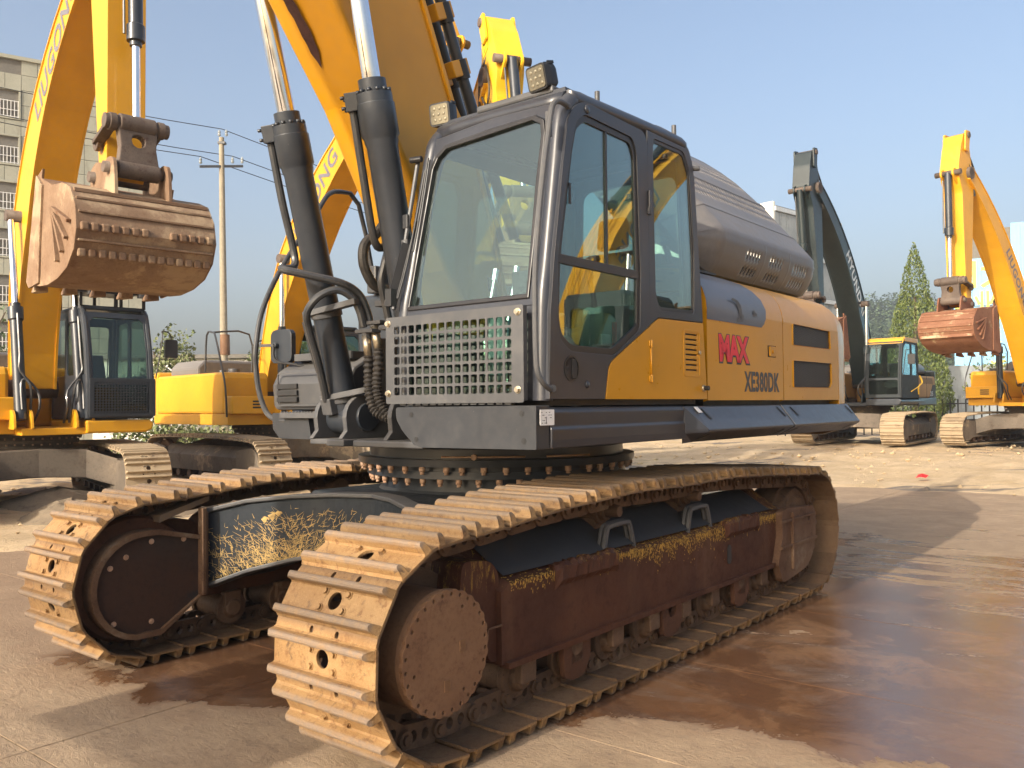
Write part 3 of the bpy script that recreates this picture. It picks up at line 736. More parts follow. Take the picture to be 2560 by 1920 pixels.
# hoses beneath the lines
mb = MB()
for (u, v, z) in ((.865, 1.50, 1.905), (.90, 1.47, 1.955)):
    mb.box(u-.035, u+.035, v-.085, v+.065, z-.010, z+.012); mb.cyl((u, v, z-.05), (u, v, z), .03, n=10)
part('hose_flange', mb, 'guard', MX, .003)
for pts in ([(.86, 1.50, 1.88), (.865, 1.485, 1.76), (.87, 1.49, 1.64), (.865, 1.475, 1.53), (.875, 1.44, 1.44), (.90, 1.37, 1.40), (.93, 1.31, 1.385)],
            [(.89, 1.46, 1.93), (.885, 1.42, 1.80), (.88, 1.42, 1.68), (.875, 1.425, 1.57), (.88, 1.40, 1.48), (.90, 1.345, 1.41), (.95, 1.26, 1.37)]):
    P = [Vector(p) for p in pts]; mb = MB()
    mb.tube(P[:2], .026, 10, 1); part('hose_ferrule', mb, 'bolt', MX)
    mb = MB(); N = 150
    mb.tube(P[1:], .03, 10, 24, rr=lambda t: .0285+.0045*math.sin(t*2*math.pi*21))
    part('corrugated_hose', mb, 'hose', MX)
mb = MB(); mb.tube([(1.02, 1.45, 2.62), (.93, 1.47, 2.50), (.855, 1.5, 2.42), (.84, 1.5, 2.32), (.875, 1.5, 2.24), (.93, 1.5, 2.185), (1.0, 1.48, 2.165), (1.1, 1.44, 2.18)], .03, 10, 6); part('brown_hose', mb, 'hose', MX)
mb = MB(); mb.box(.80, .86, 1.12, 1.36, 2.035, 2.07); mb.box(.80, .87, 1.16, 1.33, 1.90, 1.925); part('pipe_bracket', mb, 'guard', MX, .004)
mb = MB(); mb.tube([(.86, 1.16, 2.25), (.86, 1.16, 2.1), (.88, 1.15, 1.9)], .02, 8, 4); mb.tube([(.90, 1.11, 2.25), (.90, 1.11, 2.1), (.92, 1.1, 1.9)], .016, 8, 4); part('hydraulic_line', mb, 'pipe', MX)

# ---------------------------------------------------------------- boom
low = [(1.62, 1.93), (1.28, 2.29), (1.075, 2.62), (.72, 3.22), (.32, 3.75), (-.35, 4.55), (-1.2, 5.40), (-2.3, 6.15), (-3.6, 6.65), (-4.6, 6.80)]
top = [(1.86, 2.07), (1.75, 2.50), (1.55, 3.05), (1.345, 3.31), (1.08, 3.88), (.62, 4.75), (-.2, 5.75), (-1.5, 6.75), (-3.0, 7.3), (-4.6, 7.30)]
v0b, v1b = 1.24, 1.72
mb = MB(); f = lambda a, b, t: (a, t, b)
mb.plate(low+top[::-1], [], v0b, v1b, f)
bo = part('boom', mb, 'amber_boom', MX, .035, label='amber boom with a long dark scrape on its underside', seg=4)
mb = MB()
for v in (v0b-.012, v1b-.012):
    for ln in (top,):
        for (a, b), (c, e) in zip(ln, ln[1:]): mb.bar((a, v+.012, b), (c, v+.012, e), .03, .03)
part('boom_edge', mb, 'amber_boom', bo, .004)
# scrape on the underside
mb = MB(); rnd = random.Random(7)
def under(t):   # point on lower line
    a, b = Vector((.72, 3.22)), Vector((-.35, 4.55)); return a.lerp(b, t)
nrm2 = Vector((-(4.55-3.22), (-.35-.72))).normalized()   # outward (down/front)
pl = []
for i in range(34):
    t = .13+.95*i/33; c = under(t)
    wd = .040*min(1, i/2.5)*(1 if i < 16 else .55+.3*math.sin(i*.9)); wd *= .8+.4*rnd.random()
    vc = 1.545-.02*math.sin(i*.3)+(.02 if i > 20 else 0)
    pl.append((c, vc-wd, vc+wd))
off = .0015
vs = []
for c, a_, b_ in pl:
    for vv in (a_, b_): vs.append((c.x+nrm2.x*off, vv, c.y+nrm2.y*off))
mb.add(vs, [(2*i, 2*i+1, 2*i+3, 2*i+2) for i in range(len(pl)-1)])
M['scrape'] = rusty('scraped_steel', (.045, .020, .018), (.07, .032, .028), (.03, .016, .016), .6, 8, .3)
part('scrape_mark', mb, 'scrape', bo)
mb = MB()
for k in range(9):
    c = under(-.10-.035*rnd.random()*4); vv = 1.52+rnd.random()*.07
    q = ngon(0, 0, .006+.01*rnd.random(), 6)
    mb.add([(c.x+nrm2.x*off+.0, vv+a, c.y+nrm2.y*off+b*1.3) for a, b in q], [tuple(range(6))])
part('scrape_speck', mb, 'scrape', bo)['kind'] = 'stuff'
# foot casting and weld seam, pipes along the boom top
mb = MB(); mb.lathe((1.72, 1.17, 2.0), (0, 1, 0), [(0, .13), (.62, .13)], 24); part('boom_foot', mb, 'amber_boom', bo, .006)
for (v, r, du) in ((1.30, .036, .07), (1.46, .036, .15)):
    mb = MB(); P = [(1.98+du*.5, v, 2.6), (1.51+du, v, 3.40), (1.20+du, v, 4.05), (.76+du, v, 4.95), (-.1+du, v, 6.0), (-1.4, v, 6.98)]
    mb.tube(P, r, 12, 4); part('boom_pipe', mb, 'charcoal', bo)
    t = .42 if du < .1 else .3
    for (a, b) in (((1.51+du, 3.40), (1.20+du, 4.05)),):
        for t in ((.30, .78) if du < .1 else (.30,)):
            q = Vector((lerp(a[0], b[0], t), v, lerp(a[1], b[1], t))); d = Vector((b[0]-a[0], 0, b[1]-a[1])).normalized()
            mb = MB(); mb.cyl(q-d*.06, q+d*.06, .048, n=14); part('pipe_clamp', mb, 'black', bo, .003)
            mb = MB(); mb.bar(q-d*.05+Vector((-.03, 0, 0)), q+d*.05+Vector((-.03, 0, 0)), .07, .16); part('clamp_block', mb, 'amber_boom', bo, .006)
# arm, arm cylinder and bucket beyond the upper edge of the photograph
mb = MB(); mb.plate([(-4.0, 7.75), (-4.4, 7.75), (-5.0, 6.6), (-5.1, 3.9), (-4.95, 3.6), (-4.6, 3.65), (-4.5, 6.4)], [], 1.25, 1.71, f); arm = part('arm', mb, 'amber_boom', MX, .02)
mb = MB(); mb.cyl((-1.2, 1.48, 7.2), (-2.9, 1.48, 7.95), .10, n=20); mb.cyl((-2.9, 1.48, 7.95), (-4.1, 1.48, 7.72), .055, n=14); part('arm_cylinder', mb, 'charcoal', MX)
mb = MB(); mb.cyl((-5.25, 1.48, 7.0), (-5.75, 1.48, 4.9), .09, n=18); mb.cyl((-5.75, 1.48, 4.9), (-5.9, 1.48, 4.2), .055, n=12); mb.bar((-5.9, 1.25, 4.25), (-5.3, 1.25, 3.7), .06, .16, (0, 1, 0)); mb.bar((-5.9, 1.71, 4.25), (-5.3, 1.71, 3.7), .06, .16, (0, 1, 0)); part('bucket_cylinder', mb, 'charcoal', MX)
mb = MB(); bp = [(-5.2, 3.75), (-4.7, 3.5), (-4.35, 3.0), (-4.3, 2.45), (-4.6, 2.1), (-5.1, 2.0), (-5.5, 2.1), (-5.85, 2.5)]
bi = [(-5.7, 2.55), (-5.45, 2.22), (-5.1, 2.12), (-4.7, 2.2), (-4.42, 2.48), (-4.47, 2.95), (-4.78, 3.38), (-5.2, 3.6)]
mb.plate(bp+bi, [], .78, 2.16, f); mb.plate(bp, [], .78, .82, f); mb.plate(bp, [], 2.12, 2.16, f)
part('bucket', mb, 'bucket', MX, .015)
# ================================================================ cab
fy = lambda a, b, t: (a, t, b)
def vt(v, z): return v*(1-.085*max(0, z-1.93)/1.1)
PROF = [(.605, 1.485), (.62, 1.93), (.655, 2.15), (.727, 2.6), (.765, 2.84), (.80, 2.92), (.87, 2.985), (.98, 3.005), (1.9, 3.03), (2.03, 3.0), (2.10, 2.92), (2.115, 2.80), (2.165, 2.3), (2.205, 1.95), (2.23, 1.49)]
def inset(P, d):
    o = []
    for i, p in enumerate(P):
        a = Vector(P[max(0, i-1)]); b = Vector(P[min(len(P)-1, i+1)]); t = (b-a).normalized()
        o.append((p[0]+t.y*d, p[1]-t.x*d))
    return o
cab = thing and part('cab', MB().box(.70, 2.18, .05, .95, 1.46, 1.49), 'black', MX, label='charcoal operator cab with tinted glass')
# tubular frame: near and far loops
for v in (.047, .955):
    mb = MB(); P = inset(PROF, .045)
    mb.tube([(a, vt(v, z), z) for a, z in P], .0465, 14, 4)
    part('cab_frame', mb, 'cabgrey', cab)
mb = MB()
for (u, z) in ((.868, 2.945), (2.03, 2.945)): mb.tube([(u, vt(.047, z), z), (u, vt(.5, z), z+.008), (u, vt(.955, z), z)], .046, 12, 3)
mb.box(.86, 2.04, .05, .875, 2.955, 3.012); mb.box(.64, .70, .05, .95, 1.485, 1.53)
part('cab_frame', mb, 'cabgrey', cab)
mb = MB(); o = rrect(.95, 1.98, .075, .84, .08, 3); mb.plate(o, [], 3.012, 3.040, lambda a, b, t: (a, b, t)); mb.plate(rrect(1.02, 1.6, .20, .72, .06), [], 3.040, 3.066, lambda a, b, t: (a, b, t))
part('roof_panel', mb, 'guard', cab, .012)
mb = MB(); mb.box(.852, .97, .12, .62, 3.0, 3.04); part('roof_lip', mb, 'guard', cab, .012)
# front plane: leaning windscreen frame
def ff(a, b, t):      # a = v, b = z
    u = interp([(1.48, .612), (1.93, .622), (2.15, .655), (2.6, .727), (2.86, .772), (2.96, .80)], b)
    return (u+t, vt(a, b), b)
scr_o = [(.03, 1.93), (.97, 1.93), (.97, 2.2), (.97, 2.5), (.97, 2.80), (.93, 2.90), (.5, 2.935), (.10, 2.925), (.03, 2.86), (.03, 2.5), (.03, 2.2)]
scr_i = [(.115, 1.965), (.93, 1.965), (.93, 2.2), (.93, 2.5), (.925, 2.74), (.90, 2.80), (.84, 2.845), (.5, 2.87), (.19, 2.878), (.13, 2.845), (.112, 2.78), (.112, 2.5), (.112, 2.2)]
mb = MB(); mb.plate(scr_o, [scr_i], .012, .05, ff); part('windscreen_frame', mb, 'cabgrey', cab, .008)
def shrink(P, d):
    c = Vector((sum(p[0] for p in P)/len(P), sum(p[1] for p in P)/len(P)))
    return [tuple(Vector(p)+(c-Vector(p)).normalized()*d) for p in P]
mb = MB(); mb.plate(scr_i, [shrink(scr_i, .028)], .006, .034, ff); part('windscreen_seal', mb, 'gasket', cab, .004)
mb = MB(); mb.plate(shrink(scr_i, .012), [], .024, .028, ff); part('windscreen', mb, 'windscreen', cab)
# lower front: frame and lower glass behind the guard
lo = [(.03, 1.485), (.97, 1.485), (.97, 1.93), (.03, 1.93)]; li = rrect(.12, .92, 1.515, 1.90, .04)
mb = MB(); mb.plate(lo, [li], .012, .04, ff); part('lower_frame', mb, 'cabgrey', cab, .006)
mb = MB(); mb.plate(li, [], .024, .028, ff); part('lower_windscreen', mb, 'glass', cab)
# grille guard: 15 x 7 rounded openings
mb = MB(); hs = []
gv0, gv1, gz0, gz1 = .150, .948, 1.514, 1.884
nc, nr = 15, 7; pw, ph = (gv1-gv0)/nc, (gz1-gz0)/nr
for i in range(nc):
    for j in range(nr):
        a, b = gv0+i*pw, gz0+j*ph; hs.append(rrect(a+.0065, a+pw-.0065, b+.006, b+ph-.006, .008, 2))
mb.plate(rrect(.086, 1.004, 1.476, 1.927, .010, 2), hs, .5575, .5635, lambda a, b, t: (t, a, b))
mb.box(.5635, .585, .998, 1.004, 1.486, 1.92); mb.box(.5635, .585, .086, .092, 1.486, 1.92)
gd = part('grille_guard', mb, 'guard', cab, label='grey steel guard with rows of rounded square holes below the windscreen')
mb = MB()
for v, z in ((.118, 1.895), (.120, 1.535), (.985, 1.895), (.985, 1.53)):
    mb.lathe((.5575, v, z), (-1, 0, 0), [(0, .0), (0, .018), (.004, .018), (.004, .0)], 14); mb.cyl((.5535, v, z), (.542, v, z), .0135, n=6)
    mb.cyl((.5635, v, z), (.62, v, z), .008, n=8)
part('guard_bolt', mb, 'bolt', cab, .001)
mb = MB()
for k in range(14):
    a = .17+k*.054; mb.box(.57, .60, a, a+.040, 1.468, 1.476)
part('guard_clip', mb, 'guard', cab)['kind'] = 'stuff'
# wiper
mb = MB()
mb.tube([(.60, .955, 2.03), (.645, .93, 2.22), (.70, .905, 2.50), (.735, .885, 2.72)], .0055, 6, 3)
mb.tube([(.60, .965, 2.03), (.648, .945, 2.22), (.70, .915, 2.45)], .0045, 6, 3)
mb.tube([(.66, .90, 2.28), (.70, .885, 2.5), (.745, .868, 2.79)], .006, 6, 3)
mb.bar((.60, .99, 2.08), (.66, .955, 2.33), .012, .04); mb.box(.56, .60, .965, 1.01, 1.99, 2.08)
part('wiper', mb, 'black', cab)
# front pillar grab rail on the camera side
mb = MB(); mb.tube([(.79, -.012, 2.885), (.72, -.018, 2.885), (.675, -.016, 2.865), (.652, -.012, 2.80), (.585, -.006, 2.45), (.535, -.006, 2.11), (.525, -.008, 1.9), (.523, -.012, 1.70), (.530, -.016, 1.61), (.56, -.022, 1.565), (.61, -.018, 1.54), (.65, .0, 1.538)], .0135, 10, 5)
part('grab_rail', mb, 'guard', cab)
mb = MB(); mb.box(.652, .676, -.005, .02, 2.71, 2.83); mb.cyl((.795, -.025, 2.883), (.795, 0, 2.883), .015, n=6); mb.cyl((.64, -.02, 1.538), (.66, .01, 1.538), .020, n=6)
part('rail_bracket', mb, 'guard', cab, .003)
# thin rail along the far front pillar
mb = MB(); mb.tube([(.63, 1.02, 1.98), (.70, 1.0, 2.35), (.775, .975, 2.8)], .012, 8, 3); mb.box(.69, .72, .975, 1.02, 2.30, 2.36); part('grab_rail', mb, 'guard', cab)
mb = MB(); mb.box(.70, .73, .985, 1.025, 2.42, 2.50); mb.cyl((.76, .93, 2.80), (.74, 1.0, 2.80), .018, n=10); part('lamp_socket', mb, 'black', cab, .006)
# door
door_o = [(.622, 1.49), (1.089, 1.49), (1.124, 1.652), (1.155, 1.685), (1.541, 1.886), (1.541, 2.885), (1.50, 2.935), (.93, 2.945), (.845, 2.90), (.79, 2.82), (.745, 2.575), (.672, 2.15), (.637, 1.88)]
win = [(.700, 2.16), (.692, 1.84), (.715, 1.765), (.80, 1.716), (1.18, 1.712), (1.44, 1.858), (1.452, 2.15), (1.425, 2.80), (1.385, 2.872), (.935, 2.882), (.862, 2.83), (.822, 2.71)]
mb = MB(); mb.plate(fillet(door_o, [.0, .0, .0, 0, 0, .03, .03, .05, .03, .03, 0, 0, 0]), [fillet(win, .03)], -.012, .022, fy)
dr = part('door', mb, 'cabgrey', cab, .006, label='cab door, dark grey above and amber in its lower rear corner')
mb = MB(); mb.plate(fillet([(1.093, 1.49), (1.541, 1.49), (1.541, 1.882), (1.156, 1.681), (1.128, 1.650)], [.004, .004, .004, .02, .02]), [], -.013, .022, fy); part('door_panel', mb, 'amber', dr, .003)
mb = MB(); w2 = fillet(win, .03); mb.plate(w2, [shrink(w2, .034)], -.004, .016, fy)
mb.box(.70, 1.45, -.006, .014, 2.128, 2.172); part('door_seal', mb, 'gasket', dr, .003)
mb = MB(); mb.plate(shrink(w2, .02), [], .004, .008, fy); part('door_glass', mb, 'glass', dr)
mb = MB(); mb.box(1.13, 1.145, -.004, .012, 2.17, 2.85); mb.box(.80, .815, -.010, -.004, 2.42, 2.52); part('sash_bar', mb, 'gasket', dr)
mb = MB(); mb.lathe((.80, -.012, 1.635), (0, -1, 0), [(0, .0), (0, .062), (.004, .062), (.004, .054), (-.012, .050), (-.012, .0)], 28); part('handle_cup', mb, 'gasket', dr)
mb = MB(); mb.plate(fillet([(.80, 1.59), (.835, 1.59), (.842, 1.635), (.835, 1.68), (.80, 1.68)], .012), [], -.016, -.004, fy); mb.cyl((.767, -.004, 1.635), (.767, -.014, 1.635), .012, n=12); part('door_handle', mb, 'black', dr, .003)
mb = MB()
for (a, b, r) in ((.955, 2.91, .022), (.93, 1.56, .018)): mb.lathe((a, -.012, b), (0, -1, 0), [(0, 0), (0, r), (.007, r*.8), (.008, 0)], 16)
part('door_plug', mb, 'cabgrey', dr)
# rear side with quarter window
mb = MB()
ro = [(1.549, 1.889), (1.645, 1.938), (2.185, 1.947), (2.150, 2.3), (2.10, 2.80), (2.07, 2.90), (2.0, 2.955), (1.549, 2.955)]
ri = [(1.612, 2.925), (1.965, 2.93), (2.035, 2.83), (2.082, 2.34), (2.072, 1.99), (1.66, 1.978), (1.62, 2.05), (1.600, 2.5)]
mb.plate(ro, [fillet(ri, .03)], -.006, .03, fy); part('cab_side', mb, 'cabgrey', cab, .004)
r2 = fillet(ri, .03); mb = MB(); mb.plate(r2, [shrink(r2, .022)], -.001, .016, fy); part('quarter_seal', mb, 'gasket', cab, .002)
mb = MB(); mb.plate(shrink(r2, .01), [], .004, .008, fy); part('quarter_glass', mb, 'glass', cab)
mb = MB(); yo = [(1.549, 1.49), (2.222, 1.49), (2.180, 1.943), (1.647, 1.934), (1.549, 1.885)]
sl = [rrect(1.952, 2.100, z, z+.010, .004, 1) for z in [1.655+k*.0295 for k in range(8)]]
mb.plate(fillet(yo, .006), sl, -.008, .0, fy); yp = part('cab_side_panel', mb, 'amber', cab, .002, label='amber lower rear side of the cab')
mb = MB(); mb.plate(rrect(1.925, 2.135, 1.620, 1.893, .022), [rrect(1.936, 2.124, 1.631, 1.882, .016)], -.011, -.008, fy)
vp = part('vent_lid', mb, 'amber', yp, .001)
mb = MB(); mb.box(1.93, 2.13, .004, .006, 1.63, 1.89); part('vent_dark', mb, 'black', yp)
mb = MB(); mb.cyl((2.118, -.010, 1.765), (2.118, -.02, 1.765), .011, n=12); mb.cyl((2.17, -.008, 1.555), (2.17, -.018, 1.555), .02, n=10); part('lock', mb, 'bolt', yp)
mb = MB(); mb.cyl((2.17, -.018, 1.555), (2.17, -.048, 1.555), .014, n=12); part('stop_buffer', mb, 'black', yp, .003)
for z in (1.60, 1.79):
    mb = MB(); mb.box(1.525, 1.562, -.020, -.008, z-.016, z+.016); mb.cyl((1.5455, -.018, z-.02), (1.5455, -.018, z+.02), .008, n=8); part('door_hinge', mb, 'amber', cab, .002)
mb = MB(); mb.cyl((1.5455, -.016, 1.62), (1.5455, -.016, 1.77), .006, n=8); part('hinge_rod', mb, 'amber', cab)
mb = MB(); mb.cyl((1.5455, -.018, 2.50), (1.5455, -.018, 2.62), .009, n=8); mb.box(1.53, 1.565, -.022, -.006, 2.49, 2.53); part('door_hinge', mb, 'cabgrey', cab, .002)
# rear wall, far side, floor
mb = MB(); mb.plate([(.04, 1.49), (.96, 1.49), (.96, 2.98), (.04, 2.98)], [rrect(.12, .86, 2.02, 2.84, .07)], 2.12, 2.15, lambda a, b, t: (t+.10*(1-(b-1.49)/1.5)-.04, vt(a, b), b)); part('rear_wall', mb, 'interior', cab)
mb = MB(); mb.plate(rrect(.12, .86, 2.02, 2.84, .07), [], 2.135, 2.139, lambda a, b, t: (t+.10*(1-(b-1.49)/1.5)-.04, vt(a, b), b)); part('rear_glass', mb, 'rearglass', cab)
mb = MB(); fo = [(.66, 1.49), (2.20, 1.49), (2.14, 2.2), (2.08, 2.95), (.86, 2.95), (.72, 2.4), (.66, 1.9)]; fi = fillet([(.75, 1.75), (1.98, 1.75), (1.96, 2.3), (1.94, 2.84), (.92, 2.84), (.80, 2.4)], .05)
mb.plate(fo, [fi], .975, .998, lambda a, b, t: (a, vt(t, b), b)); part('far_side', mb, 'cabgrey', cab)
mb = MB(); mb.plate(fi, [], .984, .988, lambda a, b, t: (a, vt(t, b), b)); part('far_glass', mb, 'rearglass', cab)
mb = MB(); mb.box(.66, 2.1, .05, .95, 1.49, 1.52); part('cab_floor', mb, 'interior', cab)
mb = MB(); mb.box(1.45, 1.92, .28, .74, 1.78, 1.90); mb.hexa([(1.86, .28, 1.86), (1.98, .28, 1.86), (1.98, .74, 1.86), (1.86, .74, 1.86), (1.96, .32, 2.40), (2.05, .32, 2.40), (2.05, .70, 2.40), (1.96, .70, 2.40)]); mb.box(1.50, 1.9, .32, .70, 1.52, 1.78)
mb.hexa([(1.97, .40, 2.42), (2.04, .40, 2.42), (2.04, .62, 2.42), (1.97, .62, 2.42), (1.99, .41, 2.62), (2.06, .41, 2.62), (2.06, .61, 2.62), (1.99, .61, 2.62)])
part('seat', mb, 'interior', cab, .03)
for v0 in (.10, .76):
    mb = MB(); mb.hexa([(1.20, v0, 1.60), (1.90, v0, 1.60), (1.90, v0+.14, 1.60), (1.20, v0+.14, 1.60), (1.26, v0, 1.98), (1.86, v0, 2.04), (1.86, v0+.14, 2.04), (1.26, v0+.14, 1.98)])
    part('console', mb, 'interior_lite', cab, .02)
    mb = MB(); mb.tube([(1.28, v0+.07, 1.98), (1.26, v0+.07, 2.06), (1.22, v0+.07, 2.14)], .016, 8, 3); mb.cyl((1.225, v0+.07, 2.12), (1.205, v0+.07, 2.20), .025, .02, n=10); part('joystick', mb, 'black', cab)
for v in (.42, .56):
    mb = MB(); mb.tube([(.86, v, 1.52), (.84, v, 1.80), (.92, v, 2.12)], .011, 8, 3); mb.cyl((.92, v, 2.12), (.935, v, 2.18), .018, n=8); mb.box(.74, .94, v-.05, v+.05, 1.55, 1.58); part('travel_lever', mb, 'chrome', cab)
mb = MB(); mb.box(.74, .86, .10, .30, 1.95, 2.12); part('monitor', mb, 'interior', cab, .01)
mb = MB(); mb.box(1.33, 1.36, .085, .095, 1.77, 1.90); part('red_tag', mb, 'red', cab)
mb = MB(); mb.box(1.22, 1.30, .085, .095, 1.77, 1.83); part('paper_label', mb, 'white', cab)
# roof lamps
def lamp(parent, p, yaw, pitch, sc=1.0, nm='work_lamp'):
    mb = MB(); s = .062*sc
    mb.plate(rrect(-s, s, -s*.92, s*.92, .018*sc), [], -.02*sc, .015*sc, lambda a, b, t: (t, a, b))
    mb.loft([[(.015*sc+d, a*k, b*k) for a, b in rrect(-s, s, -s*.92, s*.92, .018*sc)] for d, k in ((0, .98), (.035*sc, .94), (.058*sc, .72))], True, True, False, True)
    for k in range(6): mb.box(.01, .05*sc, -s*.9+k*s*.36-.003, -s*.9+k*s*.36+.003, s*.8, s*1.02)
    T = Matrix.Translation(p) @ Matrix.Rotation(yaw, 4, 'Z') @ Matrix.Rotation(pitch, 4, 'Y')
    mb.xf(T); o = part(nm, mb, 'black', parent)
    mb = MB(); mb.plate(rrect(-s*.86, s*.86, -s*.78, s*.78, .012*sc), [], -.023*sc, -.020*sc, lambda a, b, t: (t, a, b))
    mb.xf(T); part('lens', mb, 'lens', o)
    mb = MB()
    for i in range(3):
        for j in range(3):
            mb.lathe((-.0235*sc, (i-1)*s*.50+(.004 if j % 2 else -.004), (j-1)*s*.46), (-1, 0, 0), [(0, 0), (0, .0085*sc), (.003, .006*sc), (.004, 0)], 8)
    mb.xf(T); part('led_cup', mb, 'cup', o)['kind'] = 'stuff'
    mb = MB(); mb.tube([Vector(p)+Vector((.02, 0, -.05)), Vector(p)+Vector((.03, 0, -.085)), Vector(p)+Vector((.05, 0, -.115))], .014, 8, 2); mb.box(p[0]+.0, p[0]+.10, p[1]-.03, p[1]+.03, p[2]-.135, p[2]-.112)
    mb.tube([Vector(p)+Vector((.04, .02, -.02)), Vector(p)+Vector((.06, .05, -.10)), Vector(p)+Vector((.10, .03, -.125)), Vector(p)+Vector((.16, .0, -.115))], .006, 6, 4)
    part('lamp_stand', mb, 'black', o)
    return o
lamp(cab, (.87, .885, 3.06), R(8), R(-8), 1.08); lamp(cab, (.845, .195, 3.085), R(-10), R(-14), 1.08)
mb = MB(); mb.cyl((1.22, .10, 3.01), (1.22, .10, 3.10), .014, n=10); mb.cyl((1.92, .03, 3.0), (1.92, .03, 3.08), .014, n=10); mb.cyl((2.08, .03, 2.86), (2.12, -.03, 2.86), .016, n=10)
part('roof_stud', mb, 'guard', cab, .002)

# ================================================================ bodywork behind the cab
SEC = [(0, 1.483), (0, 1.80), (.0, 2.04), (.006, 2.10), (.028, 2.165), (.065, 2.222), (.115, 2.268), (.20, 2.305), (.40, 2.33), (.9, 2.34), (1.25, 2.34)]
def body_seg(u0, u1, name, mat, vinset=lambda u: 0., n=2, lo=0, hi=None, off=0., zlo=None):
    mb = MB(); sec = SEC[lo:hi]; rings = []
    for i in range(n):
        u = lerp(u0, u1, i/(n-1)); rings.append([(u, d+vinset(u)-off, z+off*.4*(1 if z > 2.1 else 0)) for d, z in sec])
    mb.loft(rings, True); return mb
bd = part('engine_housing', MB().box(2.30, 4.55, .06, 2.86, 1.44, 2.0), 'black', MX, label='amber engine housing behind the cab')
# segment A upper, then its flat side with a lock recess
mb = body_seg(2.245, 3.435, '', '', lo=2); mb.plate([(2.245, 1.483), (3.435, 1.483), (3.435, 2.04), (2.245, 2.04)], [rrect(3.165, 3.31, 1.779, 1.860, .008)], 0, .012, fy)
mb.loft([[(2.245, d, z) for d, z in SEC], [(2.245, d+.03, z-.01) for d, z in SEC]], False); mb.loft([[(3.435, d, z) for d, z in SEC], [(3.435, d+.03, z-.01) for d, z in SEC]], False)
sA = part('side_door', mb, 'amber', bd, label='amber side door carrying the red lettering')
mb = MB(); mb.box(3.168, 3.308, .008, .010, 1.78, 1.86); part('lock_recess', mb, 'gasket', sA)
mb = MB(); mb.plate(rrect(3.20, 3.30, 1.785, 1.855, .01), [], -.004, .006, fy); mb.cyl((3.25, -.004, 1.82), (3.25, -.012, 1.82), .014, n=14); part('door_lock', mb, 'amber', sA, .003)
# grey corner patch
mb = MB(); ends = [(2, 3.06), (2.02, 3.12)]
rows = [(0.0, 1.975, 3.06), (0, 2.0, 3.105), (0, 2.04, 3.135), (.006, 2.10, 3.15), (.028, 2.165, 3.12), (.065, 2.222, 3.06), (.115, 2.268, 2.98), (.20, 2.305, 2.89), (.40, 2.33, 2.80), (.9, 2.34, 2.78)]
mb.loft([[(lerp(2.243, e, t), d-.003, z+.003*(z > 2.1)) for d, z, e in rows] for t in (0, .5, 1)], True); part('corner_patch', mb, 'greypatch', sA, label='slate grey front upper corner of the engine housing')
# peeled decal scraps
mb = MB()
def scrap(u, z, pts): mb.add([(u+a, -.0052, z+b) for a, b in pts], [tuple(range(len(pts)))])
scrap(2.66, 1.985, [(0, 0), (.05, .0), (.10, .01), (.11, .05), (.08, .06), (.055, .03), (.02, .03)])
scrap(2.70, 2.02, [(0, 0), (.03, -.02), (.045, .03), (.03, .075), (-.02, .105), (-.10, .115), (-.12, .10), (-.05, .09), (-.01, .05)])
scrap(2.93, 2.04, [(0, 0), (.05, .005), (.055, .02), (.02, .03), (0, .05), (-.01, .02)])
part('peeled_decal', mb, 'guard', sA)
# lettering
lettering('MAX', .225, 'decal', sA, (2.622, -.0012, 1.797), (1, 0, 0), (0, 0, 1), bold=.0175, xs=.92, shear=-.06, space=.92, depth=.0006)
lettering('MAX', .225, 'decalred', sA, (2.618, -.0030, 1.800), (1, 0, 0), (0, 0, 1), bold=.009, xs=.92, shear=-.06, space=.92, depth=.0006)
lettering('XE380DK', .178, 'decal', sA, (3.065, -.0015, 1.598), (1, 0, 0), (0, 0, 1), bold=.006, xs=.735, space=1.07, depth=.0006)
# segment B with two mesh openings
mb = body_seg(3.445, 4.605, '', '', lo=2)
m1 = fillet([(3.625, 1.886), (4.425, 1.889), (4.40, 2.030), (3.625, 2.038)], .012); m2 = fillet([(3.625, 1.578), (4.40, 1.582), (4.435, 1.62), (4.43, 1.775), (3.625, 1.772)], .012)
mb.plate([(3.445, 1.483), (4.605, 1.483), (4.605, 2.04), (3.445, 2.04)], [m1, m2], 0, .012, fy)
for ml in (m1, m2):
    L_ = len(ml); big = shrink(ml, -.016)
    mb.loft([[(a, .0, b) for a, b in big+[big[0]]], [(a, -.006, b) for a, b in ml+[ml[0]]], [(a, .03, b) for a, b in ml+[ml[0]]]], False)
mb.loft([[(3.445, d, z) for d, z in SEC], [(3.445, d+.03, z-.01) for d, z in SEC]], False); mb.loft([[(4.605, d, z) for d, z in SEC], [(4.605, d+.03, z-.01) for d, z in SEC]], False)
sB = part('side_door', mb, 'amber', bd, label='amber side door with two mesh covered openings')
mb = MB()
def inside(P, x, y):
    r = False
    for i in range(len(P)):
        (x0, y0), (x1, y1) = P[i-1], P[i]
        if (y0 > y) != (y1 > y) and x < (x1-x0)*(y-y0)/(y1-y0)+x0: r = not r
    return r
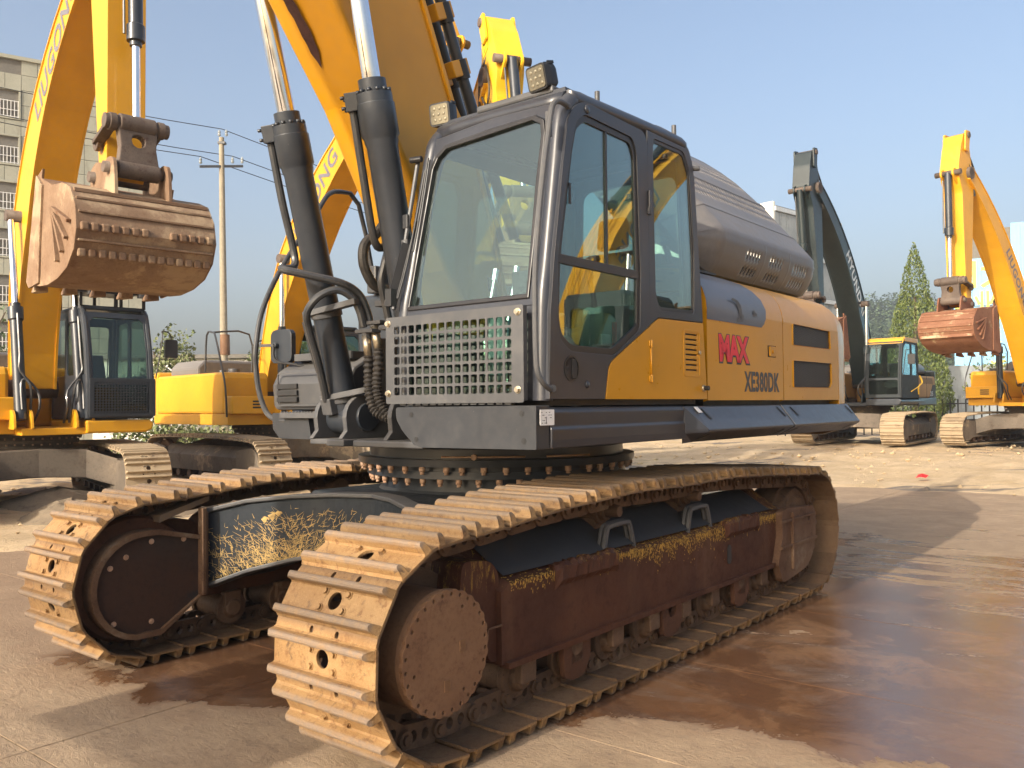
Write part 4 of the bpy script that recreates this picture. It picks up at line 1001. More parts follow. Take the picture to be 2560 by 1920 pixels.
for ml in (m1, m2):
    xs = [p[0] for p in ml]; zs = [p[1] for p in ml]; x0, x1, z0, z1 = min(xs), max(xs), min(zs), max(zs)
    st = .030
    for sgn in (-1, 1):
        k = x0-.6
        while k < x1+.6:
            # diagonal strand dz/dx = sgn*.62
            n = 26; run = None
            for i in range(n+1):
                z = lerp(z0, z1, i/n); x = k+(z-z0)/(.62)*sgn+(0 if sgn > 0 else .0)
                ok = x0 < x < x1
                if ok and run is None: run = (x, z)
                if (not ok or i == n) and run is not None:
                    e = prev if not ok else (x, z)
                    if abs(e[1]-run[1]) > .004: mb.bar((run[0], .010+.001*sgn, run[1]), (e[0], .010+.001*sgn, e[1]), .0055, .004, (0, 1, 0))
                    run = None
                prev = (x, z)
            k += st
part('vent_mesh', mb, 'guard', sB)['kind'] = 'stuff'
mb = MB(); mb.box(3.55, 4.5, .05, .055, 1.53, 2.06); part('radiator_core', mb, 'black', sB)
# counterweight
def cw(u):
    return interp([(4.615, 0), (4.80, .015), (4.95, .06), (5.08, .16), (5.18, .32), (5.26, .60), (5.31, 1.0), (5.32, 1.46)], u)
us = [4.615, 4.72, 4.82, 4.92, 5.0, 5.08, 5.14, 5.19, 5.24, 5.28, 5.305, 5.32]
def plan(ins):
    o = []
    for u in us: o.append((u-ins*(u-4.615)*1.2, cw(u)+ins))
    for u in us[::-1]: o.append((u-ins*(u-4.615)*1.2, 2.92-cw(u)-ins))
    return o
mb = MB(); rings = []
for z, ins in ((1.205, .14), (1.235, .05), (1.30, .012), (1.50, 0), (1.9, 0), (2.04, .003), (2.12, .02), (2.19, .06), (2.25, .11), (2.30, .20), (2.33, .36)): rings.append([(a, b, z) for a, b in plan(ins)])
mb.loft(rings, True, True, True, True)
cwt = part('counterweight', mb, 'amber', MX, label='amber counterweight, mud brown along its bottom')
M['brownpaint'] = paint('mud_brown_paint', (.22, .12, .07), .5, .1, .2, (.32, .2, .12), .4)
mb = MB(); mb.loft([[(a, b, z) for a, b in plan(i)] for z, i in ((1.203, .142), (1.233, .047), (1.30, .008), (1.452, -.004))], True, True, True); part('counterweight_foot', mb, 'brownpaint', cwt)
# hood top and far side housing (beyond the boom)
mb = MB(); mb.box(2.3, 4.62, 1.2, 2.30, 2.0, 2.335); mb.box(2.0, 4.62, 1.86, 2.90, 1.44, 2.34); part('far_housing', mb, 'charcoal', MX, .04)
mb = MB(); mb.box(1.95, 2.15, 2.62, 2.72, 2.34, 2.55); mb.cyl((2.2, 2.4, 2.34), (2.2, 2.4, 2.72), .045, n=16); part('exhaust_stub', mb, 'pipe', MX, .01)
# toolbox and tank on the far front
mb = MB(); sec = [(1.10, 1.445), (1.085, 1.62), (1.14, 1.72), (1.28, 1.80), (2.0, 1.82)]
mb.loft([[(u, v, z) for u, z in sec]+[(2.0, v, 1.445)] for v in (1.93, 2.70)], False, True, True, True)
mb.loft([[(lerp(u, 1.5, .15), 2.70+.11, lerp(z, 1.6, .12)) for u, z in sec]+[(2.0, 2.81, 1.47)], [(u, 2.70, z) for u, z in sec]+[(2.0, 2.70, 1.445)]], False, True, True, False)
tb = part('toolbox', mb, 'guard', MX, .018, label='grey rounded toolbox with a slotted front left of the boom')
mb = MB()
for k in range(3): mb.box(1.072, 1.10, 2.44, 2.66, 1.50+k*.045, 1.533+k*.045)
part('toolbox_slot', mb, 'black', tb)['kind'] = 'stuff'
mb = MB(); mb.plate(rrect(1.98, 2.66, 1.47, 1.70, .02), [rrect(1.99, 2.65, 1.48, 1.69, .015)], 1.074, 1.082, lambda a, b, t: (t, a, b)); mb.plate(rrect(1.16, 1.75, 2.0, 2.60, .03), [], 1.78, 1.83, lambda a, b, t: (a, b, t)); part('toolbox_lid', mb, 'guard', tb, .006)
mb = MB(); mb.box(1.02, 1.22, 2.18, 2.56, 1.390, 1.428)
for k in range(12): mb.box(1.02, 1.03, 2.19+k*.031, 2.205+k*.031, 1.428, 1.436)
part('step', mb, 'guard', MX, .003)
mb = MB(); mb.plate(fillet([(2.27, 1.25), (2.61, 1.25), (2.69, 1.315), (2.695, 1.425), (2.31, 1.425)], .015), [], 1.06, 1.10, fx); mb.box(1.35, 2.2, 1.95, 2.66, 1.262, 1.42); part('far_apron', mb, 'charcoal_scr', MX, .008)
mb = MB(); mb.tube([(1.85, 2.98, 3.16), (1.76, 2.97, 3.10), (1.62, 2.96, 2.90), (1.40, 2.93, 2.62), (1.22, 2.90, 2.36), (1.10, 2.88, 2.12), (1.05, 2.87, 1.88), (1.05, 2.87, 1.75), (1.06, 2.85, 1.58), (1.08, 2.80, 1.44), (1.09, 2.72, 1.385), (1.09, 2.60, 1.37)], .019, 10, 5)
mb.tube([(1.85, 2.98, 3.16), (2.1, 2.98, 3.1), (2.3, 2.98, 2.3)], .019, 8, 3); mb.cyl((1.09, 2.62, 1.37), (1.09, 2.55, 1.37), .032, n=12)
hr = part('handrail', mb, 'pipe', MX)
mb = MB(); mb.plate(rrect(2.60, 2.84, 1.775, 2.01, .05, 4), [], 1.15, 1.19, lambda a, b, t: (t, a, b)); mb.lathe((1.15, 2.76, 1.90), (-1, 0, 0), [(0, 0), (0, .022), (.03, .02), (.03, 0)], 10)
mi = part('mirror', mb, 'charcoal', MX, .014)
mb = MB(); mb.tube([(1.12, 2.76, 1.90), (1.12, 2.76, 1.82), (1.14, 2.72, 1.78), (1.16, 2.60, 1.765), (1.2, 2.50, 1.74)], .009, 8, 3); mb.bar((1.12, 2.76, 1.90), (1.05, 2.90, 1.90), .02, .02); part('mirror_arm', mb, 'black', mi)

# ================================================================ tilted engine hood, standing open above the housing
PR = [(.36, 2.345), (.30, 2.36), (.255, 2.42), (.215, 2.50), (.195, 2.58), (.20, 2.655), (.245, 2.715), (.35, 2.84), (.375, 2.862), (.43, 2.925), (.62, 3.155), (.645, 3.175), (.70, 3.235), (.85, 3.39), (1.0, 3.52), (1.16, 3.64), (1.30, 3.72)]
def shift(P, d):   # offset inward = down-right of the profile
    o = []
    for i, p in enumerate(P):
        a = Vector(P[max(0, i-1)]); b = Vector(P[min(len(P)-1, i+1)]); t = (b-a).normalized(); o.append((p[0]+t.y*d, p[1]-t.x*d))
    return o
ST = [(2.36, .36), (2.42, .30), (2.52, .235), (2.64, .155), (2.76, .082), (2.86, .022), (2.92, 0)]
cols = [(u, d) for u, d in ST]
u = 2.90; k = 0; colmid = []
u = 2.92
while u < 4.54:
    cols.append((u+.030, 0)); cols.append((u+.052, 0)); u += .052
cols += [(4.60, .002), (4.66, .012), (4.70, .035), (4.715, .07)]
# finer profile so slots can be cut as cells
fine = []; idx = []
for i in range(len(PR)-1):
    a, b = Vector(PR[i]), Vector(PR[i+1]); L_ = (b-a).length; n_ = max(1, round(L_/.030))
    for j in range(n_): fine.append(tuple(a.lerp(b, j/n_)))
fine.append(PR[-1])
arc = [0]
for a, b in zip(fine, fine[1:]): arc.append(arc[-1]+(Vector(b)-Vector(a)).length)
rings = []
for (u, d) in cols:
    P = shift(fine, d)
    # step bands: panels between the ridges sit a little lower
    Q = []
    for p, s in zip(P, arc): Q.append((u, p[0], p[1]))
    rings.append(Q)
mb = MB(); vs = [p for r in rings for p in r]; n_ = len(fine); fs = []
bands = [(.985, 1.045), (1.075, 1.135), (1.165, 1.225), (1.42, 1.48), (1.51, 1.57)]
def s_of(j): return (arc[j]+arc[j+1])/2
def is_slot(i, j):
    u0_, u1_ = cols[i][0], cols[i+1][0]
    if u0_ < 2.92 or u1_ > 4.56: return False
    if (u1_-u0_) > .026 or (u1_-u0_) < .015: return False
    s = s_of(j); v_, z_ = fine[j]; um = (u0_+u1_)/2
    for (a, b) in SL:
        if a < s < b: return True
    if LOWZ[0] < s < LOWZ[1] or LOWZ[2] < s < LOWZ[3]:
        return any(a < um < b for a, b in ((3.28, 3.58), (3.74, 4.00), (4.20, 4.50)))
    return False
def arc_at(z):
    for p, s in zip(fine, arc):
        if p[1] >= z: return s
    return arc[-1]
a1, a2, a3 = arc_at(2.925), arc_at(3.155), arc_at(3.235)
SL = [(a1+.035, a1+.095), (a1+.12, a1+.18), (a1+.205, a1+.265), (a3+.05, a3+.11), (a3+.14, a3+.20), (a3+.23, a3+.29)]
LOWZ = (arc_at(2.40), arc_at(2.40)+.055, arc_at(2.50), arc_at(2.50)+.06)
for i in range(len(cols)-1):
    for j in range(n_-1):
        if not is_slot(i, j): fs.append((i*n_+j, i*n_+j+1, (i+1)*n_+j+1, (i+1)*n_+j))
mb.add(vs, fs, True)
hood = part('engine_hood', mb, 'cowl', MX, label='dusty grey slotted engine hood standing tilted open above the amber housing')
sm = hood.modifiers.new('solid', 'SOLIDIFY'); sm.thickness = .006; sm.offset = 1
lr = []
for (u, d) in ((2.75, .13), (3.0, .05), (4.55, .05), (4.66, .10)):
    P = [p for p, s_ in zip(shift(fine, d+.02), arc) if s_ > .30]; lr.append([(u, a_, b_) for a_, b_ in P])
mb = MB(); mb.loft(lr, True); part('hood_slot_shade', mb, 'black', hood)  # added black sheet, stands in for the shade seen through the slots
mb = MB(); mb.box(3.2, 4.5, .42, .44, 2.35, 2.62); part('hood_slot_shade', mb, 'black', hood)  # second added black sheet, shade behind the lower slot groups
# ridges across the hood
mb = MB()
for (p0, p1, hgt) in (((.35, 2.84), (.375, 2.862), .012), ((.62, 3.155), (.645, 3.175), .014)):
    rr = []
    for (u, d) in cols:
        if u > 4.69: continue
        q = shift([p0, p1], d-.0); a, b = Vector(q[0]), Vector(q[1]); t = (b-a).normalized(); nn = Vector((-t.y, t.x)); 
        aa = a-t*.012; bb = b+t*.012
        rr.append([(u, aa.x, aa.y), (u, (a+nn*hgt).x, (a+nn*hgt).y), (u, (b+nn*hgt).x, (b+nn*hgt).y), (u, bb.x, bb.y)])
    mb.loft(rr, True)
part('hood_ridge', mb, 'cowl', hood)
for u in (3.62, 4.10):
    mb = MB(); q = fine[:int(len(fine)*.36)]; rr = []
    P = [p for p, s in zip(fine, arc) if s < arc_at(2.64)]
    for dd, hh in ((-.03, 0), (-.015, .007), (.015, .007), (.03, 0)):
        S_ = shift(P, -hh); rr.append([(u+dd, a, b) for a, b in S_])
    mb.loft(rr, True); part('hood_rib', mb, 'cowl', hood)
mb = MB(); mb.tube([(3.22, .92, 3.47), (3.22, .90, 3.56), (3.26, .90, 3.59), (3.50, .90, 3.59), (3.54, .90, 3.56), (3.54, .92, 3.47)], .010, 8, 3); part('hood_handle', mb, 'cowl', hood)
mb = MB(); mb.bar((2.55, .38, 2.33), (2.62, .62, 2.95), .03, .03); mb.box(2.32, 2.9, .25, 1.2, 2.335, 2.35); mb.box(2.5, 4.4, .45, 1.3, 2.34, 2.46); part('hood_strut', mb, 'black', hood)
# ================================================================ other excavators; local x = forwards, y = left, z up
fxz = lambda a, b, t: (a, t, b)
shoeB = shoe_mesh('track_shoe', .60, .190, 'shoe_far', fine=True)
shoeC = shoe_mesh('track_shoe', .60, .190, 'shoe_far', fine=False)
M['hillglass'] = M['glassdark']
def cylpart(parent, a, b, ext, r, mat='charcoal', nm='cylinder', seg=16, v=0, head=True):
    """hydraulic cylinder: barrel from a over fraction ext of the way to b, then chrome rod"""
    a, b = Vector(a), Vector(b); d = (b-a); L = d.length; d.normalize(); k = L*ext
    mb = MB()
    if head: mb.lathe(a, d, [(0, r*.95), (k-.26, r*.95), (k-.24, r*1.2), (k-.06, r*1.2), (k-.06, r*.8), (k, r*.8)], seg)
    else: mb.cyl(a, a+d*k, r, n=seg)
    o = part(nm, mb, mat, parent)
    mb = MB(); mb.cyl(a+d*(k-.02), b, r*.55, n=12); part('piston_rod', mb, 'chrome', o)
    return o
def bucket(root, T, ang, W, mat, rows=True, sc=1.0, broken=False):
    """T: pin point, ang: how far the bucket is turned"""
    sh = [(-.40, .0), (.0, -.15), (.38, -.20), (.62, -.29), (.78, -.50), (.83, -.74), (.74, -.95), (.53, -1.10), (.22, -1.18), (-.15, -1.21), (-.48, -1.19), (-.80, -1.13)]
    ish = [(-.80, -1.10), (-.48, -1.155), (-.15, -1.17), (.20, -1.14), (.50, -1.06), (.70, -.92), (.79, -.74), (.74, -.52), (.60, -.33), (.37, -.24), (.0, -.19), (-.39, -.04)]
    rot = Matrix.Rotation(-ang, 4, 'Y'); TT = Matrix.Translation(T) @ rot @ Matrix.Scale(sc, 4)
    def P(nm, mb, mt, par, bev=0, kind=None):
        mb.xf(TT); o = part(nm, mb, mt, par, bev)
        if kind: o['kind'] = kind
        return o
    hw = W/2/sc
    mb = MB()
    for a, b in ((-hw, hw),):
        mb.loft([[(x, y, z) for x, z in sh] for y in (a, b)], True); mb.loft([[(x, y, z) for x, z in ish] for y in (a, b)], True)
        mb.loft([[(sh[0][0], a, sh[0][1]), (ish[-1][0], a, ish[-1][1])], [(sh[0][0], b, sh[0][1]), (ish[-1][0], b, ish[-1][1])]], False)
    bk = P('bucket', mb, mat, root)
    sidep = sh+[(-.86, -1.05), (-.74, -.60), (-.52, .06), (-.36, .10)]
    for y in (-hw-.02, hw-.01):
        mb = MB(); mb.plate(sidep, [], y, y+.03, fxz); P('side_plate', mb, mat, bk, .006)
        mb = MB(); s = -1 if y < 0 else 1; y0 = -hw-.045 if s < 0 else hw+.02
        mb.plate([(-.90, -1.10), (-.80, -1.18), (-.42, -1.16), (-.38, -.72), (-.30, -.10), (-.52, .05), (-.74, -.62)], [], y0, y0+.025, fxz)
        for k in range(4): 
            a = R(-22-k*17); mb.bar((.10, y0+.0125, -.42), (.10+.62*math.cos(a), y0+.0125, -.42+.62*math.sin(a)), .035, .07, (0, 1, 0))
        P('side_cutter', mb, mat, bk, .005)
    for y in (-.30, .27):
        mb = MB(); mb.plate(fillet([(-.14, -.10), (-.13, .10), (.05, .16), (.30, .10), (.46, .14), (.60, .10), (.64, -.08), (.66, -.34), (.55, -.30), (.2, -.26), (-.2, -.16)], .05), [ngon(0, 0, .045, 12), ngon(.47, .02, .045, 12)], y, y+.035, fxz); P('ear', mb, mat, bk, .008)
    mb = MB(); mb.cyl((0, -.36, 0), (0, .36, 0), .06, n=16); mb.cyl((.47, -.36, .02), (.47, .36, .02), .06, n=16); P('pin', mb, 'linkage', bk)
    for k in range(5):
        y = lerp(-hw+.08, hw-.08, k/4)
        mb = MB(); mb.hexa([(-.74, y-.07, -1.22), (-.74, y+.07, -1.22), (-.74, y+.06, -1.06), (-.74, y-.06, -1.06), (-1.05, y-.035, -1.205), (-1.05, y+.035, -1.205), (-1.05, y+.03, -1.17), (-1.05, y-.03, -1.17)])
        P('tooth', mb, mat, bk, .012)
    if rows:
        def onshell(s):
            i = min(len(sh)-2, int(s)); f = s-i; a, b = Vector(sh[i]), Vector(sh[i+1]); p = a.lerp(b, f); t = (b-a).normalized(); return p, Vector((-t.y, t.x))
        mb = MB()
        for s, w_, h in ((3.15, .02, .010), (3.6, .012, .008), (4.25, .012, .010), (5.5, .012, .008)):
            p, nn = onshell(s); q = p+nn*h
            mb.box(q.x-.02, q.x+.012, -hw+.01, hw-.01, q.y-w_, q.y+w_)
        P('wear_strip', mb, mat, bk, .004)
        for s, miss in ((4.9, (7, 8) if broken else ()), (6.05, ())):
            p, nn = onshell(s); q = p+nn*.012
            if broken:
                for k in range(14):
                    if k in miss: continue
                    y = lerp(-hw+.06, hw-.06, k/13)
                    mb = MB(); mb.box(q.x-.03, q.x+.022, y-.040, y+.040, q.y-.045, q.y+.045); P('chock_block', mb, mat, bk, .02)
            else:
                mb = MB(); mb.box(q.x-.03, q.x+.014, -hw+.02, hw-.02, q.y-.04, q.y+.04); P('wear_strip', mb, mat, bk, .01)
    return bk, TT
def excavator(name, label, O, head, urot=0, paintm='yellow', cabm='charcoal', cylm='charcoal', foot=(.15, 1.75), bend=(2.0, 4.6), tip=(5.0, 6.0), armtip=(5.3, 3.3), word='LIUGONG', wordmat='decalgrey', wordsz=.36,
              bang=0, bw=1.25, bmat='bucket', roofm=None, guard=True, visor=False, fine=True, gauge=1.2, tl=2.1, side='both', grp=None, engine=True, broken=False, boomw=.27, cabgap=.4, wordpos=.42, panel=None, boomd=.62):
    d = Vector((math.sin(head), -math.cos(head)))
    root = thing(name, label, 'excavator', O, math.atan2(d.y, d.x), grp)
    shoe = shoeB if fine else shoeC
    # undercarriage
    for y in (-gauge, gauge):
        mb = MB(); s = 1 if y > 0 else -1
        mb.loft([[(x, y+s*.24, .26), (x, y+s*.26, .55), (x, y+s*.05, .72), (x, y-s*.24, .70), (x, y-s*.26, .26)] for x in (-tl+.4, tl-.4)], False, True, True, True)
        mb.box(-tl+.4, tl-.4, y-s*.28-.012, y-s*.28+.012, .25, .28)
        fr = part('track_frame', mb, 'frame_far', root, .01); fr.rotation_euler = (0, 0, urot)
        path = track_path(-tl+.08, .44, .0, .0, []) if False else track_path(-tl+.08, tl-.08, .445, .395, [(-tl+.5, .862), (-.6, .885), (.7, .885), (tl-.5, .862)])
        L = walk(path, 10)[1]; n = round(L/.19)
        place_track(fr, path, n, y, shoe, None, .3 if y > 0 else .6)
        mb = MB()
        for e, r_ in ((tl-.08, .36), (-tl+.08, .34)):
            mb.lathe((e, y-.06, .445), (0, 1, 0), [(0, r_), (.12, r_)], 24)
        part('end_wheel', mb, 'link', fr)
        for e in (1, -1):
            mb = MB(); cx = e*(tl-.10)
            pts = [(cx+.30*math.cos(R(a))*e, .44+.29*math.sin(R(a))) for a in range(-100, 101, 20)]+[(cx-e*.50, .66), (cx-e*.52, .28)]
            mb.plate(pts, [], y-.26, y-.22, fxz); mb.plate(pts, [], y+.22, y+.26, fxz); part('drive_guard', mb, 'frame_far', fr, .008)
        mb = MB()
        for i in range(7):
            x = -tl+.62+i*(2*tl-1.24)/6; mb.lathe((x, y-.22, .19), (0, 1, 0), [(0, .075), (.06, .075), (.06, .10), (.10, .10), (.10, .075), (.34, .075), (.34, .10), (.38, .10), (.38, .075), (.44, .075)], 12)
        part('track_rollers', mb, 'link', fr)['kind'] = 'stuff'
    mb = MB()
    for sx in (-1, 1):
        for sy in (-1, 1):
            mb.loft([[(sx*a, sy*y, z0), (sx*b, sy*y, z0), (sx*b, sy*y, z1), (sx*a, sy*y, z1)] for y, a, b, z0, z1 in ((0, 1.15, .35, .48, .88), (.6, 1.2, .55, .45, .86), (gauge-.22, 1.45, .85, .32, .72))], False, True, True, True)
    mb.box(-.8, .8, -.7, .7, .45, .86)
    cbd = part('car_body', mb, 'frame_far', root, .015); cbd.rotation_euler = (0, 0, urot)
    mb = MB(); mb.lathe((0, 0, .86), (0, 0, 1), [(0, .60), (.08, .60), (.08, .68), (.13, .68), (.13, .64), (.17, .64), (.17, .72), (.22, .72)], 40)
    sbx = part('swing_bearing', mb, 'frame_far', root)
    if fine:
        mb = MB()
        for k in range(36):
            a = 2*math.pi*k/36; mb.cyl((.66*math.cos(a), .66*math.sin(a), .915), (.66*math.cos(a), .66*math.sin(a), .94), .016, n=6); mb.cyl((.70*math.cos(a), .70*math.sin(a), 1.0), (.70*math.cos(a), .70*math.sin(a), 1.03), .016, n=6)
        part('ring_bolts', mb, 'boltrust', sbx)['kind'] = 'stuff'
    # deck
    mb = MB(); mb.box(-2.2, 1.30, -.42, .42, 1.08, 1.18); mb.box(-2.3, .95, -1.34, -.42, 1.10, 1.30); part('deck_frame', mb, paintm if paintm != 'green' else 'charcoal', root, .012)
    mb = MB(); y0, y1 = cabgap, cabgap+.97
    mb.loft([[(x, y0, 1.09), (x, y0, 1.28), (x, y1-.06, 1.28), (x, y1, 1.22), (x, y1-.03, 1.13), (x, y1-.12, 1.09)] for x in (-.9, 1.36)], False, True, True, True)
    part('cab_apron', mb, paintm if paintm != 'green' else 'charcoal', root, .03)
    mb = MB(); mb.box(-2.3, -.35, y0, y1-.02, 1.10, 1.30); part('deck_frame', mb, 'charcoal' if panel else paintm, root, .012)
    # cab
    px = [(1.36, 1.31), (1.37, 1.75), (1.30, 2.30), (1.16, 2.80), (1.06, 2.93), (.9, 2.97), (-.15, 2.97), (-.28, 2.88), (-.33, 2.3), (-.35, 1.31)]
    cb_ = part('cab', MB().box(-.34, 1.3, y0, y1, 1.29, 1.34), cabm, root, .01)
    for y in (y0+.04, y1-.04):
        mb = MB(); mb.tube([(a, y, b) for a, b in inset(px, -.035)], .042, 8, 3); part('cab_frame', mb, cabm, cb_)
    mb = MB(); mb.box(-.25, 1.02, y0+.02, y1-.02, 2.92, 2.99); part('cab_roof', mb, roofm or cabm, cb_, .02)
    if roofm:
        mb = MB(); mb.loft([[(1.16, y, 2.82), (1.08, y, 2.95), (.95, y, 3.0), (.95, y, 2.95)] for y in (y0, y1)], False, True, True, True); mb.box(-.3, .98, y1-.06, y1+.01, 2.88, 3.0); part('roof_visor', mb, roofm, cb_, .01)
    def ffr(a, b, t):
        return (interp([(1.31, 1.365), (1.75, 1.36), (2.3, 1.29), (2.85, 1.14)], b)+t, a, b)
    o = [(y0+.02, 1.31), (y1-.02, 1.31), (y1-.02, 1.8), (y1-.02, 2.3), (y1-.02, 2.88), (y0+.02, 2.88), (y0+.02, 2.3), (y0+.02, 1.8)]
    w1 = [(y0+.10, 1.86), (y1-.10, 1.86), (y1-.10, 2.3), (y1-.10, 2.74), (y1-.16, 2.80), (y0+.16, 2.80), (y0+.10, 2.74), (y0+.10, 2.3)]
    w2 = rrect(y0+.10, y1-.10, 1.40, 1.80, .04)
    mb = MB(); mb.plate(o, [w1, w2], -.03, 0, ffr); part('front_frame', mb, cabm, cb_, .006)
    mb = MB(); mb.plate(w1, [], -.02, -.016, ffr); part('windscreen', mb, 'glassdark', cb_)
    mb = MB(); mb.plate(w2, [], -.02, -.016, ffr); part('lower_windscreen', mb, 'glassdark', cb_)
    for y, nm in ((y1-.035, 'door'), (y0+.005, 'side_wall')):
        so_ = [(-.33, 1.31), (1.34, 1.31), (1.34, 1.75), (1.27, 2.3), (1.13, 2.80), (.95, 2.93), (-.2, 2.93), (-.31, 2.3)]
        wa = fillet([(.42, 1.95), (1.24, 1.95), (1.20, 2.3), (1.06, 2.72), (.90, 2.82), (.42, 2.82)], .05); wb = fillet([(-.22, 1.95), (.30, 1.95), (.30, 2.82), (-.14, 2.82)], .05)
        mb = MB(); mb.plate(so_, [wa, wb], y, y+.03, fxz); q = part(nm, mb, cabm, cb_, .005)
        mb = MB(); mb.plate(wa, [], y+.012, y+.016, fxz); mb.plate(wb, [], y+.012, y+.016, fxz); part('side_glass', mb, 'glassdark', cb_)
    mb = MB(); mb.plate([(y0+.02, 1.31), (y1-.02, 1.31), (y1-.02, 2.92), (y0+.02, 2.92)], [rrect(y0+.12, y1-.12, 1.95, 2.78, .05)], -.32, -.29, lambda a, b, t: (t, a, b)); part('rear_wall', mb, cabm, cb_)
    mb = MB(); mb.box(.1, .55, y0+.26, y0+.70, 1.6, 1.75); mb.hexa([(.02, y0+.26, 1.7), (.14, y0+.26, 1.7), (.14, y0+.70, 1.7), (.02, y0+.70, 1.7), (-.08, y0+.3, 2.3), (.02, y0+.3, 2.3), (.02, y0+.66, 2.3), (-.08, y0+.66, 2.3)]); part('seat', mb, 'interior', cb_, .02)
    mb = MB(); mb.tube([(1.30, y0+.30, 1.82), (1.27, y0+.32, 2.1), (1.20, y0+.36, 2.5)], .008, 6, 2); part('wiper', mb, 'black', cb_)
    mb = MB(); mb.tube([(1.33, y1+.03, 1.9), (1.36, y1+.12, 2.5), (1.34, y1+.12, 2.62), (1.32, y1+.24, 2.60), (1.32, y1+.27, 2.5)], .010, 6, 3); part('mirror_arm', mb, 'black', cb_)
    mb = MB(); mb.plate(rrect(y1+.17, y1+.36, 2.22, 2.5, .03), [], 1.29, 1.35, lambda a, b, t: (t, a, b)); part('mirror', mb, 'black', cb_, .01)
    if guard:
        hs = []; gy0, gy1, gz0, gz1 = y0+.09, y1-.09, 1.37, 1.84
        mb = MB(); mb.plate(rrect(y0+.03, y1+.0, 1.33, 1.89, .01, 1), [rrect(gy0, gy1, gz0, gz1, .01, 1)], 1.40, 1.41, lambda a, b, t: (t, a, b)); g_ = part('grille_guard', mb, cabm, cb_, .003)
        mb = MB()
        for k in range(20): a = lerp(gy0, gy1, k/19); mb.box(1.403, 1.409, a-.005, a+.005, gz0, gz1)
        for k in range(13): a = lerp(gz0, gz1, k/12); mb.box(1.4025, 1.4085, gy0, gy1, a-.005, a+.005)
        part('grille_bars', mb, cabm, g_)['kind'] = 'stuff'
    if visor:
        mb = MB(); mb.box(-.2, 1.30, y0-.22, y1+.06, 3.26, 3.29); 
        for k in range(9): mb.cyl((-.2+k*.18, y1+.05, 3.29), (-.2+k*.18, y1+.05, 3.305), .012, n=6)
        vz = part('rain_shade', mb, 'black', cb_)
        mb = MB()
        for x in (.0, 1.0):
            for y in (y0, y0+.5, y1-.06): mb.box(x, x+.04, y, y+.04, 2.97, 3.26)
        mb.box(1.15, 1.2, y0-.2, y1, 3.16, 3.20); part('shade_post', mb, 'black', vz)
        for y in (y0+.05, y1-.2):
            mb = MB(); mb.box(1.18, 1.30, y, y+.24, 3.12, 3.25); part('shade_lamp', mb, 'guard', vz, .008)
    # tank and housing
    mb = MB(); mb.loft([[(-2.2, y, 1.30), (.78, y, 1.30), (.80, y, 1.95), (.74, y, 2.06), (-2.2, y, 2.06)] for y in (-1.34, -.46)], False, True, True, True)
    tk = part('tank_housing', mb, paintm if not panel else panel, root, .05)
    mb = MB(); mb.box(.78, 1.12, -1.34, -.46, 1.30, 1.62); part('step_box', mb, paintm if not panel else panel, tk, .02)
    mb = MB()
    for k in range(3): mb.box(1.118, 1.125, -.95, -.72, 1.40+k*.055, 1.43+k*.055)
    part('step_slots', mb, 'black', tk)['kind'] = 'stuff'
    mb = MB(); mb.cyl((.3, -.9, 2.06), (.3, -.9, 2.14), .11, n=18); mb.cyl((-.6, -.7, 2.06), (-.6, -.7, 2.15), .07, n=12); part('filler_cap', mb, 'guard', tk, .006)
    mb = MB(); mb.tube([(.95, -1.36, 1.25), (.98, -1.40, 1.75), (.80, -1.38, 2.15), (.45, -1.34, 2.72), (.30, -1.32, 2.80), (.05, -1.32, 2.76), (.0, -1.32, 2.08)], .018, 7, 3)
    mb.tube([(.30, -1.32, 2.80), (.3, -.6, 2.80), (.3, -.55, 2.08)], .018, 7, 3); part('handrail', mb, 'pipe', root)
    mb = MB(); mb.box(-2.25, -.38, -.45, .42, 1.18, 2.10); mb.box(-2.25, -.40, .42, 1.33, 1.30, 1.95); hs_ = part('engine_housing', mb, panel or paintm, root, .05)
    mb = MB(); mb.loft([[(x, y*.97, 2.04), (x, y*.97, 2.22), (x, y*.85, 2.36), (x, -y*.85, 2.36), (x, -y*.97, 2.22), (x, -y*.97, 2.04)] for x, y in ((-2.2, 1.1), (-.9, 1.1))], False, True, True, True); part('hood', mb, 'cowl', hs_, .05)
    mb = MB(); pl_ = [(-2.22, 1.33), (-2.6, 1.25), (-2.85, .9), (-2.92, .4), (-2.92, -.4), (-2.85, -.9), (-2.6, -1.25), (-2.22, -1.33)]
    mb.prism(pl_, 1.08, 2.15, 'z'); part('counterweight', mb, paintm if paintm != 'green' else 'green', root, .06)
    if panel:
        mb = MB(); 
        for k in range(9): mb.hexa([(-1.95+k*.12, 1.335, 1.72), (-1.92+k*.12, 1.335, 1.72), (-1.84+k*.12, 1.335, 1.90), (-1.87+k*.12, 1.335, 1.90), (-1.95+k*.12, 1.325, 1.72), (-1.92+k*.12, 1.325, 1.72), (-1.84+k*.12, 1.325, 1.90), (-1.87+k*.12, 1.325, 1.90)])
        mb.box(-1.30, -1.29, 1.328, 1.336, 1.32, 1.94); part('vent_slots', mb, 'black', hs_)['kind'] = 'stuff'
        mb = MB(); mb.prism([(-2.25, 1.31), (-1.55, 1.31), (-1.95, 1.70), (-2.25, 1.70)], 1.333, 1.338); part('dark_corner', mb, 'black', hs_)
        lettering('215', .20, 'decalwhite', hs_, (-1.80, 1.3405, 1.42), (-1, 0, 0), (0, 0, 1), bold=.004, depth=.001)
        mb = MB(); mb.tube([(-.45, 1.36, 1.95), (-.50, 1.42, 1.75), (-.1, 1.42, 1.62), (-.1, 1.42, 1.4)], .02, 7, 3); mb.tube([(-.1, 1.42, 1.62), (.55, 1.40, 1.48)], .014, 6, 1); part('grab_rail', mb, 'yellow2', hs_)
